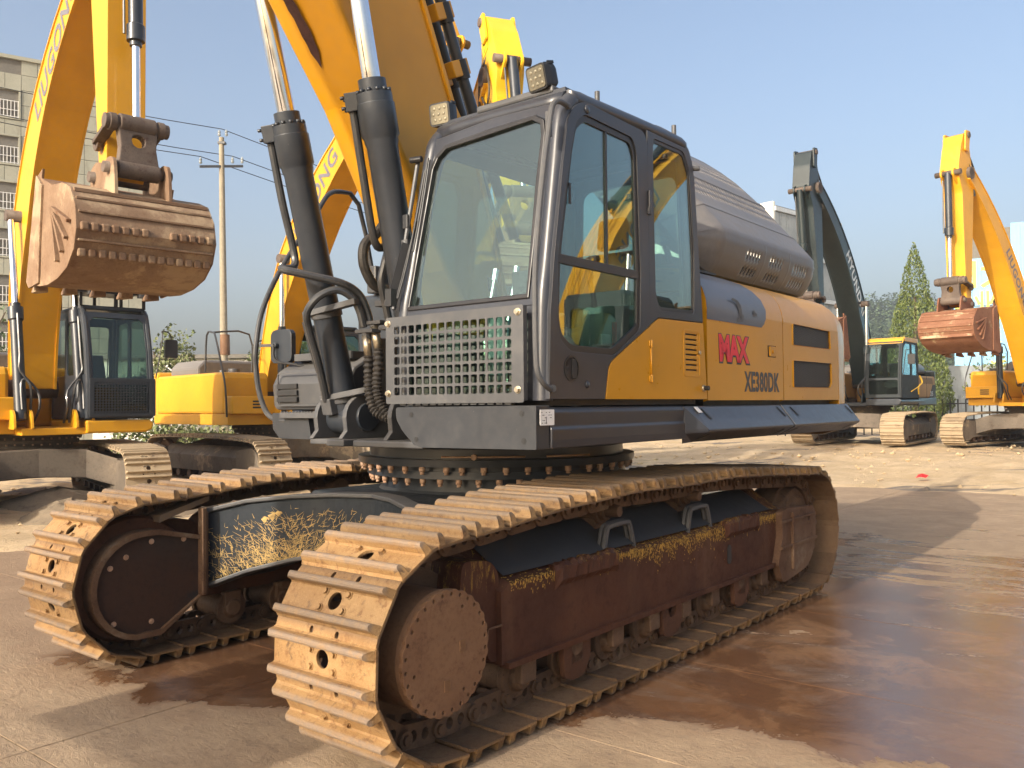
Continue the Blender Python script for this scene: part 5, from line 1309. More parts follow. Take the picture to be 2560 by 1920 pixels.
    # boom
    F_, B_, T_ = Vector(foot), Vector(bend), Vector(tip)
    def curve(off0, offm, off1, n=14):
        out = []
        for i in range(n+1):
            t = i/n; p = F_*(1-t)**2+B_*2*t*(1-t)*1.0+T_*t*t
            q = 2*(1-t)*(B_-F_)+2*t*(T_-B_); q.normalize(); nn = Vector((-q.y, q.x)); o_ = lerp(off0, offm, min(1, t/.35)) if t < .35 else lerp(offm, off1, (t-.35)/.65)
            out.append(tuple(p+nn*o_))
        return out
    up_, dn_ = curve(.16, boomd*.5, .17), curve(-.16, -boomd*.5, -.17)
    mb = MB(); mb.plate(dn_+up_[::-1], [], -boomw, boomw, fxz); bo_ = part('boom', mb, paintm, root, .02)
    mb = MB()
    for y in (-boomw, boomw):
        for ln in (up_, dn_):
            for a, b in zip(ln, ln[1:]): mb.bar((a[0], y, a[1]), (b[0], y, b[1]), .035, .022)
    part('boom_edge', mb, paintm, bo_)
    mb = MB(); mb.cyl((F_.x, -boomw-.06, F_.y), (F_.x, boomw+.06, F_.y), .14, n=18); mb.cyl((T_.x, -boomw-.03, T_.y), (T_.x, boomw+.03, T_.y), .15, n=18)
    bc = Vector(dn_[5])*.45+Vector(up_[5])*.55
    mb.cyl((bc.x, -boomw-.20, bc.y), (bc.x, boomw+.20, bc.y), .085, n=16); part('boom_pins', mb, 'linkage', bo_)
    for y in (-boomw-.13, boomw+.13):
        cylpart(root, (1.18, y, 1.30), (bc.x, y, bc.y), .56, .085, cylm, 'boom_cylinder')
        mb = MB(); s_ = 1 if y > 0 else -1
        a_ = Vector((1.18, y, 1.30)); b_ = Vector((bc.x, y, bc.y)); dd = (b_-a_).normalized(); L_ = (b_-a_).length
        fo = Vector((.10, 0, .03))
        mb.tube([a_+dd*L_*.50+fo, a_+dd*L_*.30+fo*1.1, a_+dd*L_*.22+fo, a_+dd*L_*.14+Vector((.10, -s_*.20, 0)), a_+dd*L_*.06+Vector((.1, -s_*.22, 0)), Vector((1.0, y-s_*.2, 1.25))], .018, 6, 3)
        mb.tube([a_+dd*.12+fo, a_+dd*L_*.16+fo, a_+dd*L_*.19+Vector((.12, -s_*.06, 0)), a_+dd*L_*.14+Vector((.12, -s_*.12, 0)), Vector((1.05, y-s_*.14, 1.25))], .018, 6, 3)
        part('hydraulic_line', mb, 'pipe', root)
        for dy in (-.11, .11):
            mb = MB(); mb.plate(fillet([(1.02, 1.17), (1.04, 1.36), (1.12, 1.44), (1.24, 1.44), (1.32, 1.36), (1.36, 1.17)], .04), [], y+dy-.015, y+dy+.015, fxz); part('cylinder_lug', mb, paintm, root, .004)
    # pipes along the boom back
    for y in (-.12, .0, .12):
        mb = MB(); mb.tube([(p[0]+.0, y, p[1]+.07) for p in curve(.22, boomd*.5+.05, .26)[2:13]], .016, 6, 1); part('boom_pipe', mb, paintm if paintm != 'green' else 'charcoal', bo_)
    mb = MB()
    for i in (4, 7, 10): p = curve(.2, boomd*.5+.04, .22)[i]; mb.box(p[0]-.05, p[0]+.05, -.18, .18, p[1]+.0, p[1]+.08)
    part('pipe_clamp', mb, 'linkage', bo_)['kind'] = 'stuff'
    if word:
        k = 14*wordpos; i = int(k); c = (Vector(up_[i])+Vector(dn_[i]))/2; c2 = (Vector(up_[i+3])+Vector(dn_[i+3]))/2; dr_ = (c2-c).normalized(); mid = (c+c2)/2
        for s_ in (-1, 1):
            if side == 'both' or (side == 'right' and s_ < 0) or (side == 'left' and s_ > 0):
                x_ = Vector((dr_.x, 0, dr_.y)); y_ = Vector((-dr_.y, 0, dr_.x))
                if s_ > 0: x_ = -x_
                if y_.z < 0: y_ = -y_
                # reading direction: upwards on the right web, downwards on the left web
                lettering(word, wordsz, wordmat, bo_, (mid.x, s_*(boomw+.004), mid.y), x_, (Vector((0, s_, 0)).cross(x_)), bold=.010, shear=.12 if word == 'LIUGONG' else 0, space=1.08, xs=1.05, depth=.001)
    # arm
    A_ = Vector(armtip); e = (A_-T_); Lm = e.length; e.normalize(); n_ = Vector((-e.y, e.x))
    if n_.x < 0: n_ = -n_
    def am(s, t): p = T_+e*s+n_*t; return (p.x, p.y)
    ap_ = [am(-.95, .12), am(-.92, .30), am(-.55, .46), am(.0, .58), (am(.22, .52)), am(.50, .36), am(Lm-.5, .17), am(Lm-.05, .12), am(Lm+.08, .0), am(Lm-.05, -.12), am(Lm-.7, -.17), am(.55, -.26), am(.15, -.27), am(-.30, -.13), am(-.80, .0)]
    mb = MB(); mb.plate(fillet(ap_, .05), [], -.22, .22, fxz); ar = part('arm', mb, paintm, root, .02)
    mb = MB()
    for y in (-.25, .25): mb.plate(fillet([am(-1.02, .02), am(-1.0, .28), am(-.5, .30), am(-.5, .10)], .05), [], y-.02, y+.02, fxz); mb.plate(fillet([am(-.10, .40), am(.02, .72), am(.16, .72), am(.36, .42)], .05), [], y*.55-.02, y*.55+.02, fxz)
    part('arm_lug', mb, paintm, ar, .005)
    mb = MB()
    for (s, t, r_) in ((-.90, .14, .07), (.09, .62, .065), (0, 0, .11)): p = am(s, t); mb.cyl((p[0], -.30, p[1]), (p[0], .30, p[1]), r_, n=14)
    part('arm_pins', mb, 'linkage', ar)
    # arm cylinder from boom back to arm top
    ub = up_[6]; p1 = am(-.90, .14)
    cylpart(root, (ub[0], 0, ub[1]+.22), (p1[0], 0, p1[1]), .62, .09, cylm if paintm != 'yellow2' else 'yellow2', 'arm_cylinder')
    # bucket cylinder
    c0 = am(.09, .64); kn = am(Lm-.52, .50)
    bcy = cylpart(root, (c0[0], 0, c0[1]), (kn[0], 0, kn[1]), .60, .085, cylm, 'bucket_cylinder')
    mb = MB(); c1 = Vector((c0[0], 0, c0[1])); c2 = Vector((kn[0], 0, kn[1])); dd = (c2-c1).normalized(); nn3 = Vector((n_.x, 0, n_.y))
    mb.tube([c1+dd*.15-nn3*.02+Vector((0, -.13, 0)), c1+dd*.9+Vector((0, -.13, 0)), c1+dd*(c2-c1).length*.55+Vector((0, -.13, 0))], .016, 6, 1)
    part('cylinder_line', mb, 'pipe', bcy)
    # hoses arching over the joint
    for y in (-.14, .12):
        mb = MB(); q = curve(.25, boomd*.5+.1, .28)[12]
        P_ = [(q[0], y, q[1]), (T_.x-.15, y, T_.y+.62), (T_.x+.12, y, T_.y+.50), am(-.1, -.10)+(0,), am(.5, -.32)+(0,)]
        P_ = [p if i < 3 else (p[0], y*1.9, p[1]) for i, p in enumerate(P_)]
        mb.tube(P_, .022, 7, 5); part('joint_hose', mb, 'hose', ar)
    mb = MB(); mb.tube([am(-.15, .1)[:1]+(-.24,)+am(-.15, .1)[1:], am(.35, .25)[:1]+(-.27,)+am(.35, .25)[1:], am(.55, .05)[:1]+(-.27,)+am(.55, .05)[1:], am(.2, -.2)[:1]+(-.25,)+am(.2, -.2)[1:]], .018, 6, 4); part('joint_hose', mb, 'hose', ar)
    # linkage
    for y in (-.27, .27):
        s0 = am(Lm-.42, .0); mb = MB(); mb.bar((s0[0], y, s0[1]), (kn[0], y, kn[1]), .05, .13, (0, 1, 0)); mb.cyl((s0[0], y-.03, s0[1]), (s0[0], y+.03, s0[1]), .09, n=14); mb.cyl((kn[0], y-.04, kn[1]), (kn[0], y+.04, kn[1]), .10, n=14); part('side_link', mb, 'linkage', root, .008)
    mb = MB(); mb.cyl((kn[0], -.36, kn[1]), (kn[0], .36, kn[1]), .085, n=18); part('link_pin', mb, 'linkage', root, .006)
    bk, TT = bucket(root, (A_.x, 0, A_.y), bang, bw, bmat, True, .92 if not broken else 1.06, broken)
    bp = TT @ Vector((.47, 0, .02)); k3 = Vector((kn[0], 0, kn[1])); dd = (bp-k3).normalized(); sd_ = Vector((0, 1, 0)); nz = dd.cross(sd_)
    mb = MB(); Lh = (bp-k3).length
    wa, wb = .20, .20
    f3 = lambda a, b, t: tuple(k3+dd*b+sd_*a+nz*t)
    o3 = [(-.23, -.05), (-.20, Lh*.5), (-.235, Lh+.0), (.235, Lh+.0), (.20, Lh*.5), (.23, -.05)]
    mb.plate(o3, [ngon(0, .20, .075, 14)], -.06, .06, f3); mb.cyl(bp-sd_*.235, bp+sd_*.235, .10, n=18); mb.cyl(k3-sd_*.20, k3+sd_*.20, .11, n=18)
    part('bucket_link', mb, 'linkage', root, .012)
    return root
G = 'crawler excavators parked round the yard'
E1 = excavator('crawler_excavator', 'yellow LIUGONG excavator at the left edge, brown bucket raised before the tiled building', (-7.36, 13.2, .02), R(43), R(-8), 'yellow', 'charcoal', bend=(.15, 5.7), tip=(3.75, 7.1), armtip=(4.0, 4.15), wordsz=.44, wordpos=.66, bang=R(0), bw=1.50, visor=True, grp=G, broken=True, boomd=.80)
E2 = excavator('crawler_excavator', 'yellow LIUGONG excavator right behind the charcoal boom cylinders, with a grey hood', (-4.75, 17.0, .05), R(44), 0, 'yellow', 'charcoal', bend=(1.1, 5.5), tip=(5.0, 6.9), armtip=(5.6, 4.2), wordsz=.42, wordpos=.45, bang=R(10), grp=G, boomd=.70)
E3 = excavator('crawler_excavator', 'lemon yellow excavator of which only the arm joint rises above the near cab roof', (-1.50, 17.3, .05), R(20), R(8), 'yellow2', 'charcoal', bend=(1.5, 5.0), tip=(3.9, 6.6), armtip=(4.6, 3.9), word=None, bang=R(10), grp=G, fine=False, boomd=.6)
E5 = excavator('crawler_excavator', 'dark green HYUNDAI excavator with yellow cab roof and orange side panel marked 215', (10.53, 25.7, .27), R(-40), R(4), 'green', 'charcoal_far', 'green', bend=(1.25, 5.2), tip=(4.25, 6.75), armtip=(4.05, 3.45), word='HYUNDAI', wordmat='decalwhite', wordsz=.42, roofm='yellow', guard=False, bang=R(5), bmat='bucket_red', grp=G, fine=False, panel='orange', side='both', boomd=.6)
E7 = excavator('crawler_excavator', 'yellow LIUGONG excavator at the right edge before the blue shed, red brown bucket hanging', (14.4, 23.9, .24), R(-50), 0, 'yellow', 'charcoal', bend=(1.5, 5.0), tip=(4.45, 6.75), armtip=(4.6, 3.55), wordsz=.36, bang=R(8), bmat='bucket_red', grp=G, fine=False, boomd=.64)
# warning sticker on the lemon arm
for o in E3.children:
    if o.name.startswith('arm') and not o.name.startswith('arm_'):
        mb = MB(); mb.plate([(3.80, 6.93), (4.02, 7.02), (3.98, 7.32), (3.76, 7.23)], [], -.229, -.226, fxz); st_ = part('warning_sticker', mb, 'decalyellow', o)
        mb = MB()
        for a, b in (((3.82, 7.12), (3.94, 7.17)), ((3.82, 7.12), (3.87, 7.26)), ((3.94, 7.17), (3.87, 7.26)), ((3.88, 6.99), (3.93, 7.08))): mb.bar((a[0], -.231, a[1]), (b[0], -.231, b[1]), .004, .012, (0, 1, 0))
        part('sticker_print', mb, 'black', st_)['kind'] = 'stuff'
# the machine standing behind the photographer's right shoulder, seen only as a reflection and a shadow
E8 = excavator('crawler_excavator', 'yellow LIUGONG excavator standing off to the right, seen only mirrored in the cab windows', (8.4, 6.2, .0), R(141), 0, 'yellow', 'charcoal', bend=(1.7, 5.0), tip=(5.0, 6.4), armtip=(5.3, 3.4), bang=R(10), grp=G, fine=False)
# ================================================================ ground
def mach(u, v): p = Vector((-.2295, 3.4728, 0))+Uv*u+Vv*v; return p
def ground_mats():
    # concrete: dry tan film, wet red brown sheet
    mt = bpy.data.materials.new('yard_concrete'); mt.use_nodes = True; t = mt.node_tree; t.nodes.clear()
    o = _n(t, 'ShaderNodeOutputMaterial'); b = _n(t, 'ShaderNodeBsdfPrincipled'); t.links.new(b.outputs[0], o.inputs[0])
    g = _n(t, 'ShaderNodeNewGeometry'); pos = g.outputs['Position']
    du = _n(t, 'ShaderNodeVectorMath', operation='DOT_PRODUCT'); t.links.new(pos, du.inputs[0]); du.inputs[1].default_value = tuple(Uv)
    dv = _n(t, 'ShaderNodeVectorMath', operation='DOT_PRODUCT'); t.links.new(pos, dv.inputs[0]); dv.inputs[1].default_value = tuple(Vv)
    O_ = Vector((-.2295, 3.4728, 0)); u = math_(t, 'SUBTRACT', du.outputs['Value'], O_.dot(Uv)); v = math_(t, 'SUBTRACT', dv.outputs['Value'], O_.dot(Vv))
    cb = _n(t, 'ShaderNodeCombineXYZ'); t.links.new(u, cb.inputs[0]); t.links.new(v, cb.inputs[1]); uv = cb.outputs[0]
    nb = tnoise(t, uv, .55, 6, .62, .4); nm = tnoise(t, uv, 2.2, 7, .66, .5); nf = tnoise(t, uv, 60, 4, .7); nx = tnoise(t, uv, 240, 2, .6)
    ns = tnoise(t, uv, 3.0, 6, .7, .8, (1, .28, 1))
    # wetness: grows with u past the near sprocket, broken up by dry films; dry tongue in the left foreground and far right
    vcl = _n(t, 'ShaderNodeClamp'); t.links.new(v, vcl.inputs[0]); vcl.inputs[1].default_value = -.6; vcl.inputs[2].default_value = 1.7
    a = ramp(t, math_(t, 'ADD', math_(t, 'ADD', u, math_(t, 'MULTIPLY', vcl.outputs[0], .62)), math_(t, 'MULTIPLY', math_(t, 'SUBTRACT', nm, .5), 1.0)), .76, .84)
    left = ramp(t, math_(t, 'ADD', v, math_(t, 'MULTIPLY', math_(t, 'SUBTRACT', nb, .5), 2.2)), 2.9, 3.3, 1, 0)
    far = ramp(t, math_(t, 'ADD', math_(t, 'MULTIPLY', u, .055), math_(t, 'ADD', math_(t, 'MULTIPLY', ns, .9), math_(t, 'MULTIPLY', nb, .4))), .985, 1.02, 1, 0)
    isl = ramp(t, math_(t, 'ADD', math_(t, 'MULTIPLY', nm, .7), math_(t, 'MULTIPLY', nb, .45)), .765, .785, 1, 0)
    wet = math_(t, 'MULTIPLY', math_(t, 'MULTIPLY', a, left), math_(t, 'MULTIPLY', far, isl))
    damp = ramp(t, nb, .52, .72)
    dry = mixc(t, ramp(t, nm, .3, .7), (.35, .245, .15), (.48, .345, .215)); dry = mixc(t, ramp(t, nf, .35, .75, 0, .5), dry, (.28, .21, .15))
    dry = mixc(t, math_(t, 'MULTIPLY', damp, .35), dry, (.25, .17, .11))
    nsc = tnoise(t, uv, 7, 7, .8, 2.2, (1, .35, 1)); dry = mixc(t, ramp(t, nsc, .52, .66, 0, .55), dry, (.22, .15, .10)); dry = mixc(t, ramp(t, nsc, .36, .28, 0, .5), dry, (.62, .49, .34))
    wc = mixc(t, ramp(t, nb, .35, .7), (.125, .058, .026), (.21, .118, .065)); wc = mixc(t, ramp(t, ns, .45, .75, 0, .75), wc, (.15, .12, .10)); wc = mixc(t, ramp(t, nsc, .54, .70, 0, .6), wc, (.24, .16, .10)); wc = mixc(t, ramp(t, nm, .60, .45, 0, .55), wc, (.07, .032, .018))
    wc = mixc(t, ramp(t, math_(t, 'SUBTRACT', math_(t, 'MULTIPLY', v, -1), math_(t, 'MULTIPLY', nb, 1.5)), .0, 2.4), wc, (.17, .125, .105))
    nw = tnoise(t, uv, 20, 6, .8, 1.6, (1, .45, 1)); dry = mixc(t, ramp(t, nw, .51, .66, 0, .5), dry, (.20, .135, .085)); dry = mixc(t, ramp(t, nw, .42, .30, 0, .5), dry, (.60, .46, .31))
    ring = math_(t, 'MULTIPLY', math_(t, 'SUBTRACT', 1., wet), ramp(t, math_(t, 'ADD', math_(t, 'ADD', u, math_(t, 'MULTIPLY', vcl.outputs[0], .62)), math_(t, 'MULTIPLY', math_(t, 'SUBTRACT', nm, .5), 1.6)), .45, .80)); ring = math_(t, 'MULTIPLY', ring, ramp(t, u, 1.6, 2.6, 1, .25)); dry = mixc(t, math_(t, 'MULTIPLY', ring, .45), dry, (.22, .13, .075))
    c = mixc(t, wet, dry, wc); setc(t, b.inputs['Base Color'], c)
    rw = math_(t, 'ADD', ramp(t, nm, .3, .8, .10, .26), ramp(t, ns, .5, .8, 0, .16)); 
    rmix = _n(t, 'ShaderNodeMix'); t.links.new(wet, rmix.inputs[0]); rmix.inputs[2].default_value = .82; t.links.new(rw, rmix.inputs[3]); t.links.new(rmix.outputs[0], b.inputs['Roughness'])
    b.inputs['Specular IOR Level'].default_value = .5
    h = math_(t, 'ADD', math_(t, 'ADD', math_(t, 'MULTIPLY', nf, .5), math_(t, 'MULTIPLY', nw, 1.3)), math_(t, 'ADD', math_(t, 'MULTIPLY', nx, .25), math_(t, 'MULTIPLY', ns, .8)))
    bn = _n(t, 'ShaderNodeBump'); t.links.new(h, bn.inputs['Height']); bn.inputs['Distance'].default_value = .012
    t.links.new(ramp(t, wet, 0, 1, 1.0, .09), bn.inputs['Strength']); t.links.new(bn.outputs[0], b.inputs['Normal'])
    M['concrete'] = mt
    mt, t, b, v_, ob = base_mat('churned_earth')
    g = _n(t, 'ShaderNodeNewGeometry'); p = g.outputs['Position']
    n1 = tnoise(t, p, .16, 5, .6, .5); n2 = tnoise(t, p, 1.4, 7, .7, .4); n3 = tnoise(t, p, 11, 6, .75); n4 = tnoise(t, p, 45, 3, .7); ns = tnoise(t, p, .5, 5, .65, .5, (.35, 1.6, 1))
    c = mixc(t, ramp(t, n2, .3, .7), (.50, .36, .20), (.66, .50, .31)); c = mixc(t, ramp(t, n3, .5, .8, 0, .55), c, (.30, .20, .12))
    c = mixc(t, ramp(t, ns, .54, .62), c, (.19, .155, .125)); setc(t, b.inputs['Base Color'], c); b.inputs['Roughness'].default_value = .92
    bump(t, b, math_(t, 'ADD', n3, math_(t, 'MULTIPLY', n4, .4)), .9, .05)
    M['earth'] = mt
    M['earth_dark'] = rusty('dark_mud', (.16, .125, .09), (.24, .19, .13), (.10, .075, .055), .85, 3, .8)
ground_mats()
mb = MB(); mb.add([(-1500, -1500, -.12), (1500, -1500, -.12), (1500, 2500, -.12), (-1500, 2500, -.12)], [(0, 1, 2, 3)]); struct('ground', mb, 'earth')
# concrete yard: slabs with open joints, laid along the near machine
yard = bpy.data.objects.new('concrete_yard', None)
ymb = MB(); a, b_, c_, d_ = mach(-14, -14), mach(13.4, -14), mach(13.4, 8.1), mach(-14, 8.1)
ymb.add([(p.x, p.y, -.03) for p in (a, b_, c_, d_)], [(0, 1, 2, 3)]); yard = struct('concrete_yard', ymb, 'earth_dark')
ju = [-14, -12.4, -10.8, -9.1, -7.5, -5.9, -4.2, -2.6, -.955, .62, 1.92, 3.475, 5.12, 6.83, 8.5, 10.1, 11.7, 13.4]; jv = [-14, -8.8, -3.6, 1.62, 4.9, 8.1]
rnd = random.Random(3)
for i in range(len(ju)-1):
    for j in range(len(jv)-1):
        if i == 9 and j in (1, 2): pass
        g0, g1, h0, h1 = ju[i]+.004, ju[i+1]-.004, jv[j]+.004, jv[j+1]-.004
        mb = MB(); P = [mach(g0, h0), mach(g1, h0), mach(g1, h1), mach(g0, h1)]; dz = [(rnd.random()-.5)*.0015 for _ in range(4)]
        mb.hexa([(p.x, p.y, -.03) for p in P]+[(p.x, p.y, z) for p, z in zip(P, dz)])
        part('slab', mb, 'concrete', yard)
# churned earth beyond the slab edge
def edge_dist(x, y):
    q = Vector((x+.2295, y-3.4728)); u = q.x*Uv.x+q.y*Uv.y; v = q.x*Vv.x+q.y*Vv.y
    wob = .5*noise.noise(Vector((x*.35, y*.35, 3)))+.25*noise.noise(Vector((x*1.1, y*1.1, 5)))
    return max(u-12.6, v-7.4)+wob, u, v
xs = []; x = -34
while x < 46: xs.append(x); x += .16 if -16 < x < 20 else .4
ys = []; y = 6.5
while y < 60: ys.append(y); y += .13 if y < 22 else (.2 if y < 32 else .5)
vs = []; 
for y in ys:
    for x in xs:
        e, u, v = edge_dist(x, y)
        if e < -.3: z = -.08
        else:
            k = min(1, max(0, (e+.3)/.5)); k2 = min(1, max(0, (e)/6.0)); 
            big = noise.noise(Vector((x*.5, y*.5, 0)))*.05+noise.noise(Vector((x*.17, y*.17, 7)))*.08*k2
            fine_ = noise.noise(Vector((x*2.3, y*2.3, 1)))*.028+noise.noise(Vector((x*6, y*6, 2)))*.016
            rut = -.05*max(0, math.sin((x*.35+y*.9)*1.9))*k2*(.5+.5*noise.noise(Vector((x*.2, y*.2, 9))))
            lift = .20*k2 if x > -2 else .03*k2
            if v > 6 and x < -1: big += .07*max(0, noise.noise(Vector((x*1.1, y*1.1, 4))))
            z = -.08+k*(.09+lift+big*1.1+(fine_*(.6+.9*k2)))+rut
        vs.append((x, y, z))
nx = len(xs); fs = [(j*nx+i, j*nx+i+1, (j+1)*nx+i+1, (j+1)*nx+i) for j in range(len(ys)-1) for i in range(nx-1)]
mb = MB(); mb.add(vs, fs, True); struct('earth_terrain', mb, 'earth')
# clods and pebbles
mb = MB(); rnd = random.Random(11)
for k in range(2600):
    x, y = rnd.uniform(-13, 19), rnd.uniform(8, 27) if k % 4 else rnd.uniform(8, 15)
    e, u, v = edge_dist(x, y)
    if e < -.05: continue
    k2 = min(1, max(0, e/6)); zz = .01+(.20*k2 if x > -2 else .03*k2); r_ = rnd.choice((.02, .03, .04, .055, .08))*rnd.uniform(.6, 1.1)
    vv = [(x+r_*rnd.uniform(.6, 1.2)*a, y+r_*rnd.uniform(.6, 1.2)*b, zz+r_*.7*rnd.uniform(.5, 1.1)*c) for a, b, c in ((1, 0, 0), (0, 1, 0), (-1, 0, 0), (0, -1, 0), (.1, .1, 1), (0, 0, -1))]
    mb.add(vv, [(0, 1, 4), (1, 2, 4), (2, 3, 4), (3, 0, 4), (1, 0, 5), (2, 1, 5), (3, 2, 5), (0, 3, 5)])
o = part('earth_clods', mb, 'earth'); o['kind'] = 'stuff'; o['label'] = 'loose clods and pebbles strewn over the churned earth'
# dirt heaps among the left machine's tracks
for (x, y, r_, h_) in ((-5.9, 11.6, .55, .28), (-4.9, 12.4, .6, .25), (-6.6, 12.6, .8, .35)):
    mb = MB(); rings = []
    for i in range(9):
        t = i/8; rr = r_*(1-t)**.6*1.0; rings.append([(x+rr*math.cos(a)*1.3*(1+.25*noise.noise(Vector((math.cos(a)*2, math.sin(a)*2, t*3+x)))), y+rr*math.sin(a)*(1+.25*noise.noise(Vector((math.cos(a)*2, math.sin(a)*2, t*3+y)))), -.02+h_*t+.05*noise.noise(Vector((a*3, t*5, x)))) for a in [2*math.pi*k/22 for k in range(22)]])
    mb.loft(rings, True, True, False, True); o = part('earth_heap', mb, 'earth_dark'); tag(o, {-5.9: 'dark heap of mud left of the gap between the two left tracks', -4.9: 'heap of mud against the inner side of the left machine track', -6.6: 'largest mud heap under the left machine'}[x], 'mud heap', 'mud heaps under the left excavator')
mb = MB()
rnd = random.Random(5); c0 = loc_ = (7.25, 15.35)
vs_ = [(c0[0]+.12*math.cos(k)*rnd.uniform(.5, 1.3), c0[1]+.12*math.sin(k)*rnd.uniform(.5, 1.3), .10+.07*rnd.random()) for k in range(7)]+[(c0[0], c0[1], .19)]
mb.add(vs_, [(k, (k+1) % 7, 7) for k in range(7)]); o = part('red_scrap', mb, 'red'); tag(o, 'scrap of red plastic lying on the churned earth at right', 'litter')

# ================================================================ buildings
def wallmat(nm, a, b_, st=(.2, .2, .2), sc=1.0):
    mt, t, b, v, ob = base_mat(nm)
    n1 = tnoise(t, v, sc*.6, 5, .6); n2 = tnoise(t, v, sc*2.2, 6, .75, .3, (1, 1, .25)); n3 = tnoise(t, v, sc*12, 3, .6)
    c = mixc(t, ramp(t, n1, .3, .7), a, b_); c = mixc(t, ramp(t, n2, .5, .75), c, st); c = mixc(t, ramp(t, n3, .4, .8, 0, .2), c, tuple(x*.6 for x in a))
    setc(t, b.inputs['Base Color'], c); b.inputs['Roughness'].default_value = .85; bump(t, b, n3, .2, .01); return mt
M['panel'] = wallmat('cream_wall_tile', (.33, .33, .265), (.39, .385, .31), (.27, .265, .21))
M['joint'] = plain('dark_wall_joint', (.16, .15, .13), .9)
M['stained'] = wallmat('stained_concrete', (.26, .29, .30), (.36, .39, .40), (.13, .15, .16), 1.1)
M['band'] = plain('pale_band', (.55, .60, .63), .8)
M['blue'] = plain('blue_sheet', (.22, .50, .74), .55, var=.10, sc=.5)
M['yellowsign'] = plain('yellow_sign_lettering', (.80, .72, .10), .5)
M['white_wall'] = wallmat('white_wall_paint', (.66, .66, .62), (.74, .73, .68), (.52, .50, .45))
M['winglass'] = plain('dark_window_glass', (.06, .09, .10), .12)
# left tiled building: facade runs away to the right
def facade(name, label, cat, P0, dirv, W, Hh, depth, pmat, cols, rows, gap, winrows=None):
    d = Vector((dirv[0], dirv[1], 0)).normalized(); root = thing(name, label, cat, (P0[0], P0[1], 0), math.atan2(d.y, d.x))
    mb = MB(); mb.box(0, W, .06, depth, -.3, Hh-.05); part('wall', mb, 'joint', root)
    return root
b1d = Vector((.84, .545, 0)).normalized(); W1 = 13.2
E_ = Vector((-16.5, 38.7, 0)); P0 = E_-b1d*W1
bl = facade('tiled_building', 'tall cream building clad in square tiles with barred windows behind the left excavator', 'building', (P0.x, P0.y), (b1d.x, b1d.y), W1, 16.2, 9, 'panel', 0, 0, 0)
cw_, rh_ = .60, .66
pme = None
wins = [(x0, z0) for x0 in (1.0, 4.6) for z0 in (3.6, 7.0, 10.4, 13.4)]
wins = []
z0s = (2.3, 5.05, 7.85, 10.6, 13.3)
def wincell(i, j): return i in (11, 12, 13) and (j % 3) in (0, 1)
ncol, nrow = 22, 25
def pm(w_, h_):
    mb = MB(); mb.box(0, w_-.018, 0, .06, 0, h_-.018); return mb.mesh('tile', M['panel'])
pme = pm(cw_, 16.2/nrow)
hR = 16.2/nrow
for i in range(ncol):
    for j in range(nrow):
        if wincell(i, j): continue
        if i < 7 and i % 1 == 0 and i < 5: continue
        o = part('tile', None, None, bl, mesh=pme); o.location = (i*cw_, 0, j*hR)
mb = MB(); mb.box(0, 5*cw_, 0, .06, 0, 16.2); part('side_cladding', mb, 'panel', bl)
mb = MB(); mb.box(-.1, W1+.08, -.08, 9, 16.15, 16.3); mb.box(W1, W1+.05, .0, 9, 0, 16.2); part('parapet', mb, 'panel', bl)
for j in range(0, nrow-1, 3):
    z0 = j*hR; z1 = (j+2)*hR; x0, x1 = 11*cw_, 14*cw_
    mb = MB(); mb.plate([(x0, z0), (x1-.02, z0), (x1-.02, z1), (x0, z1)], [[(x0+.08, z0+.08), (x1-.10, z0+.08), (x1-.10, z1-.08), (x0+.08, z1-.08)]], -.04, .12, fxz); fr_ = part('window', mb, 'panel', bl, .01)
    mb = MB(); mb.box(x0, x1, .10, .12, z0, z1); part('pane', mb, 'winglass', fr_)
    mb = MB()
    for k in range(13): a_ = lerp(x0+.1, x1-.12, k/12); mb.box(a_-.012, a_+.012, -.02, .01, z0+.08, z1-.5)
    for zz in (z0+.12, (z0+z1)/2-.25, z1-.52): mb.box(x0+.08, x1-.10, -.02, .012, zz-.012, zz+.012)
    part('window_bars', mb, 'white', fr_)['kind'] = 'stuff'
# stained grey building at the right
dR = Vector((.75, .66, 0)).normalized(); P0 = Vector((16.6, 54, 0))
bR = thing('grey_building', 'stained grey building with pale bands behind the dark green boom', 'building', (P0.x, P0.y, 0), math.atan2(dR.y, dR.x))
mb = MB(); mb.box(0, 8.2, .05, 10, 0, 13.9); part('wall', mb, 'joint', bR)
me_ = MB().box(0, 1.30, 0, .1, 0, 2.35).mesh('wall_panel', M['stained'])
for i in range(6):
    for j in range(5):
        o = part('wall_panel', None, None, bR, mesh=me_); o.location = (i*1.36, 0, .25+j*2.72)
for j in range(5):
    mb = MB(); mb.box(-.05, 8.25, -.10, .12, 2.65+j*2.72, 2.92+j*2.72); part('floor_band', mb, 'band', bR)
mb = MB(); mb.box(-.2, -.0, -.0, 10, 0, 14.1); part('corner_wall', mb, 'white_wall', bR)
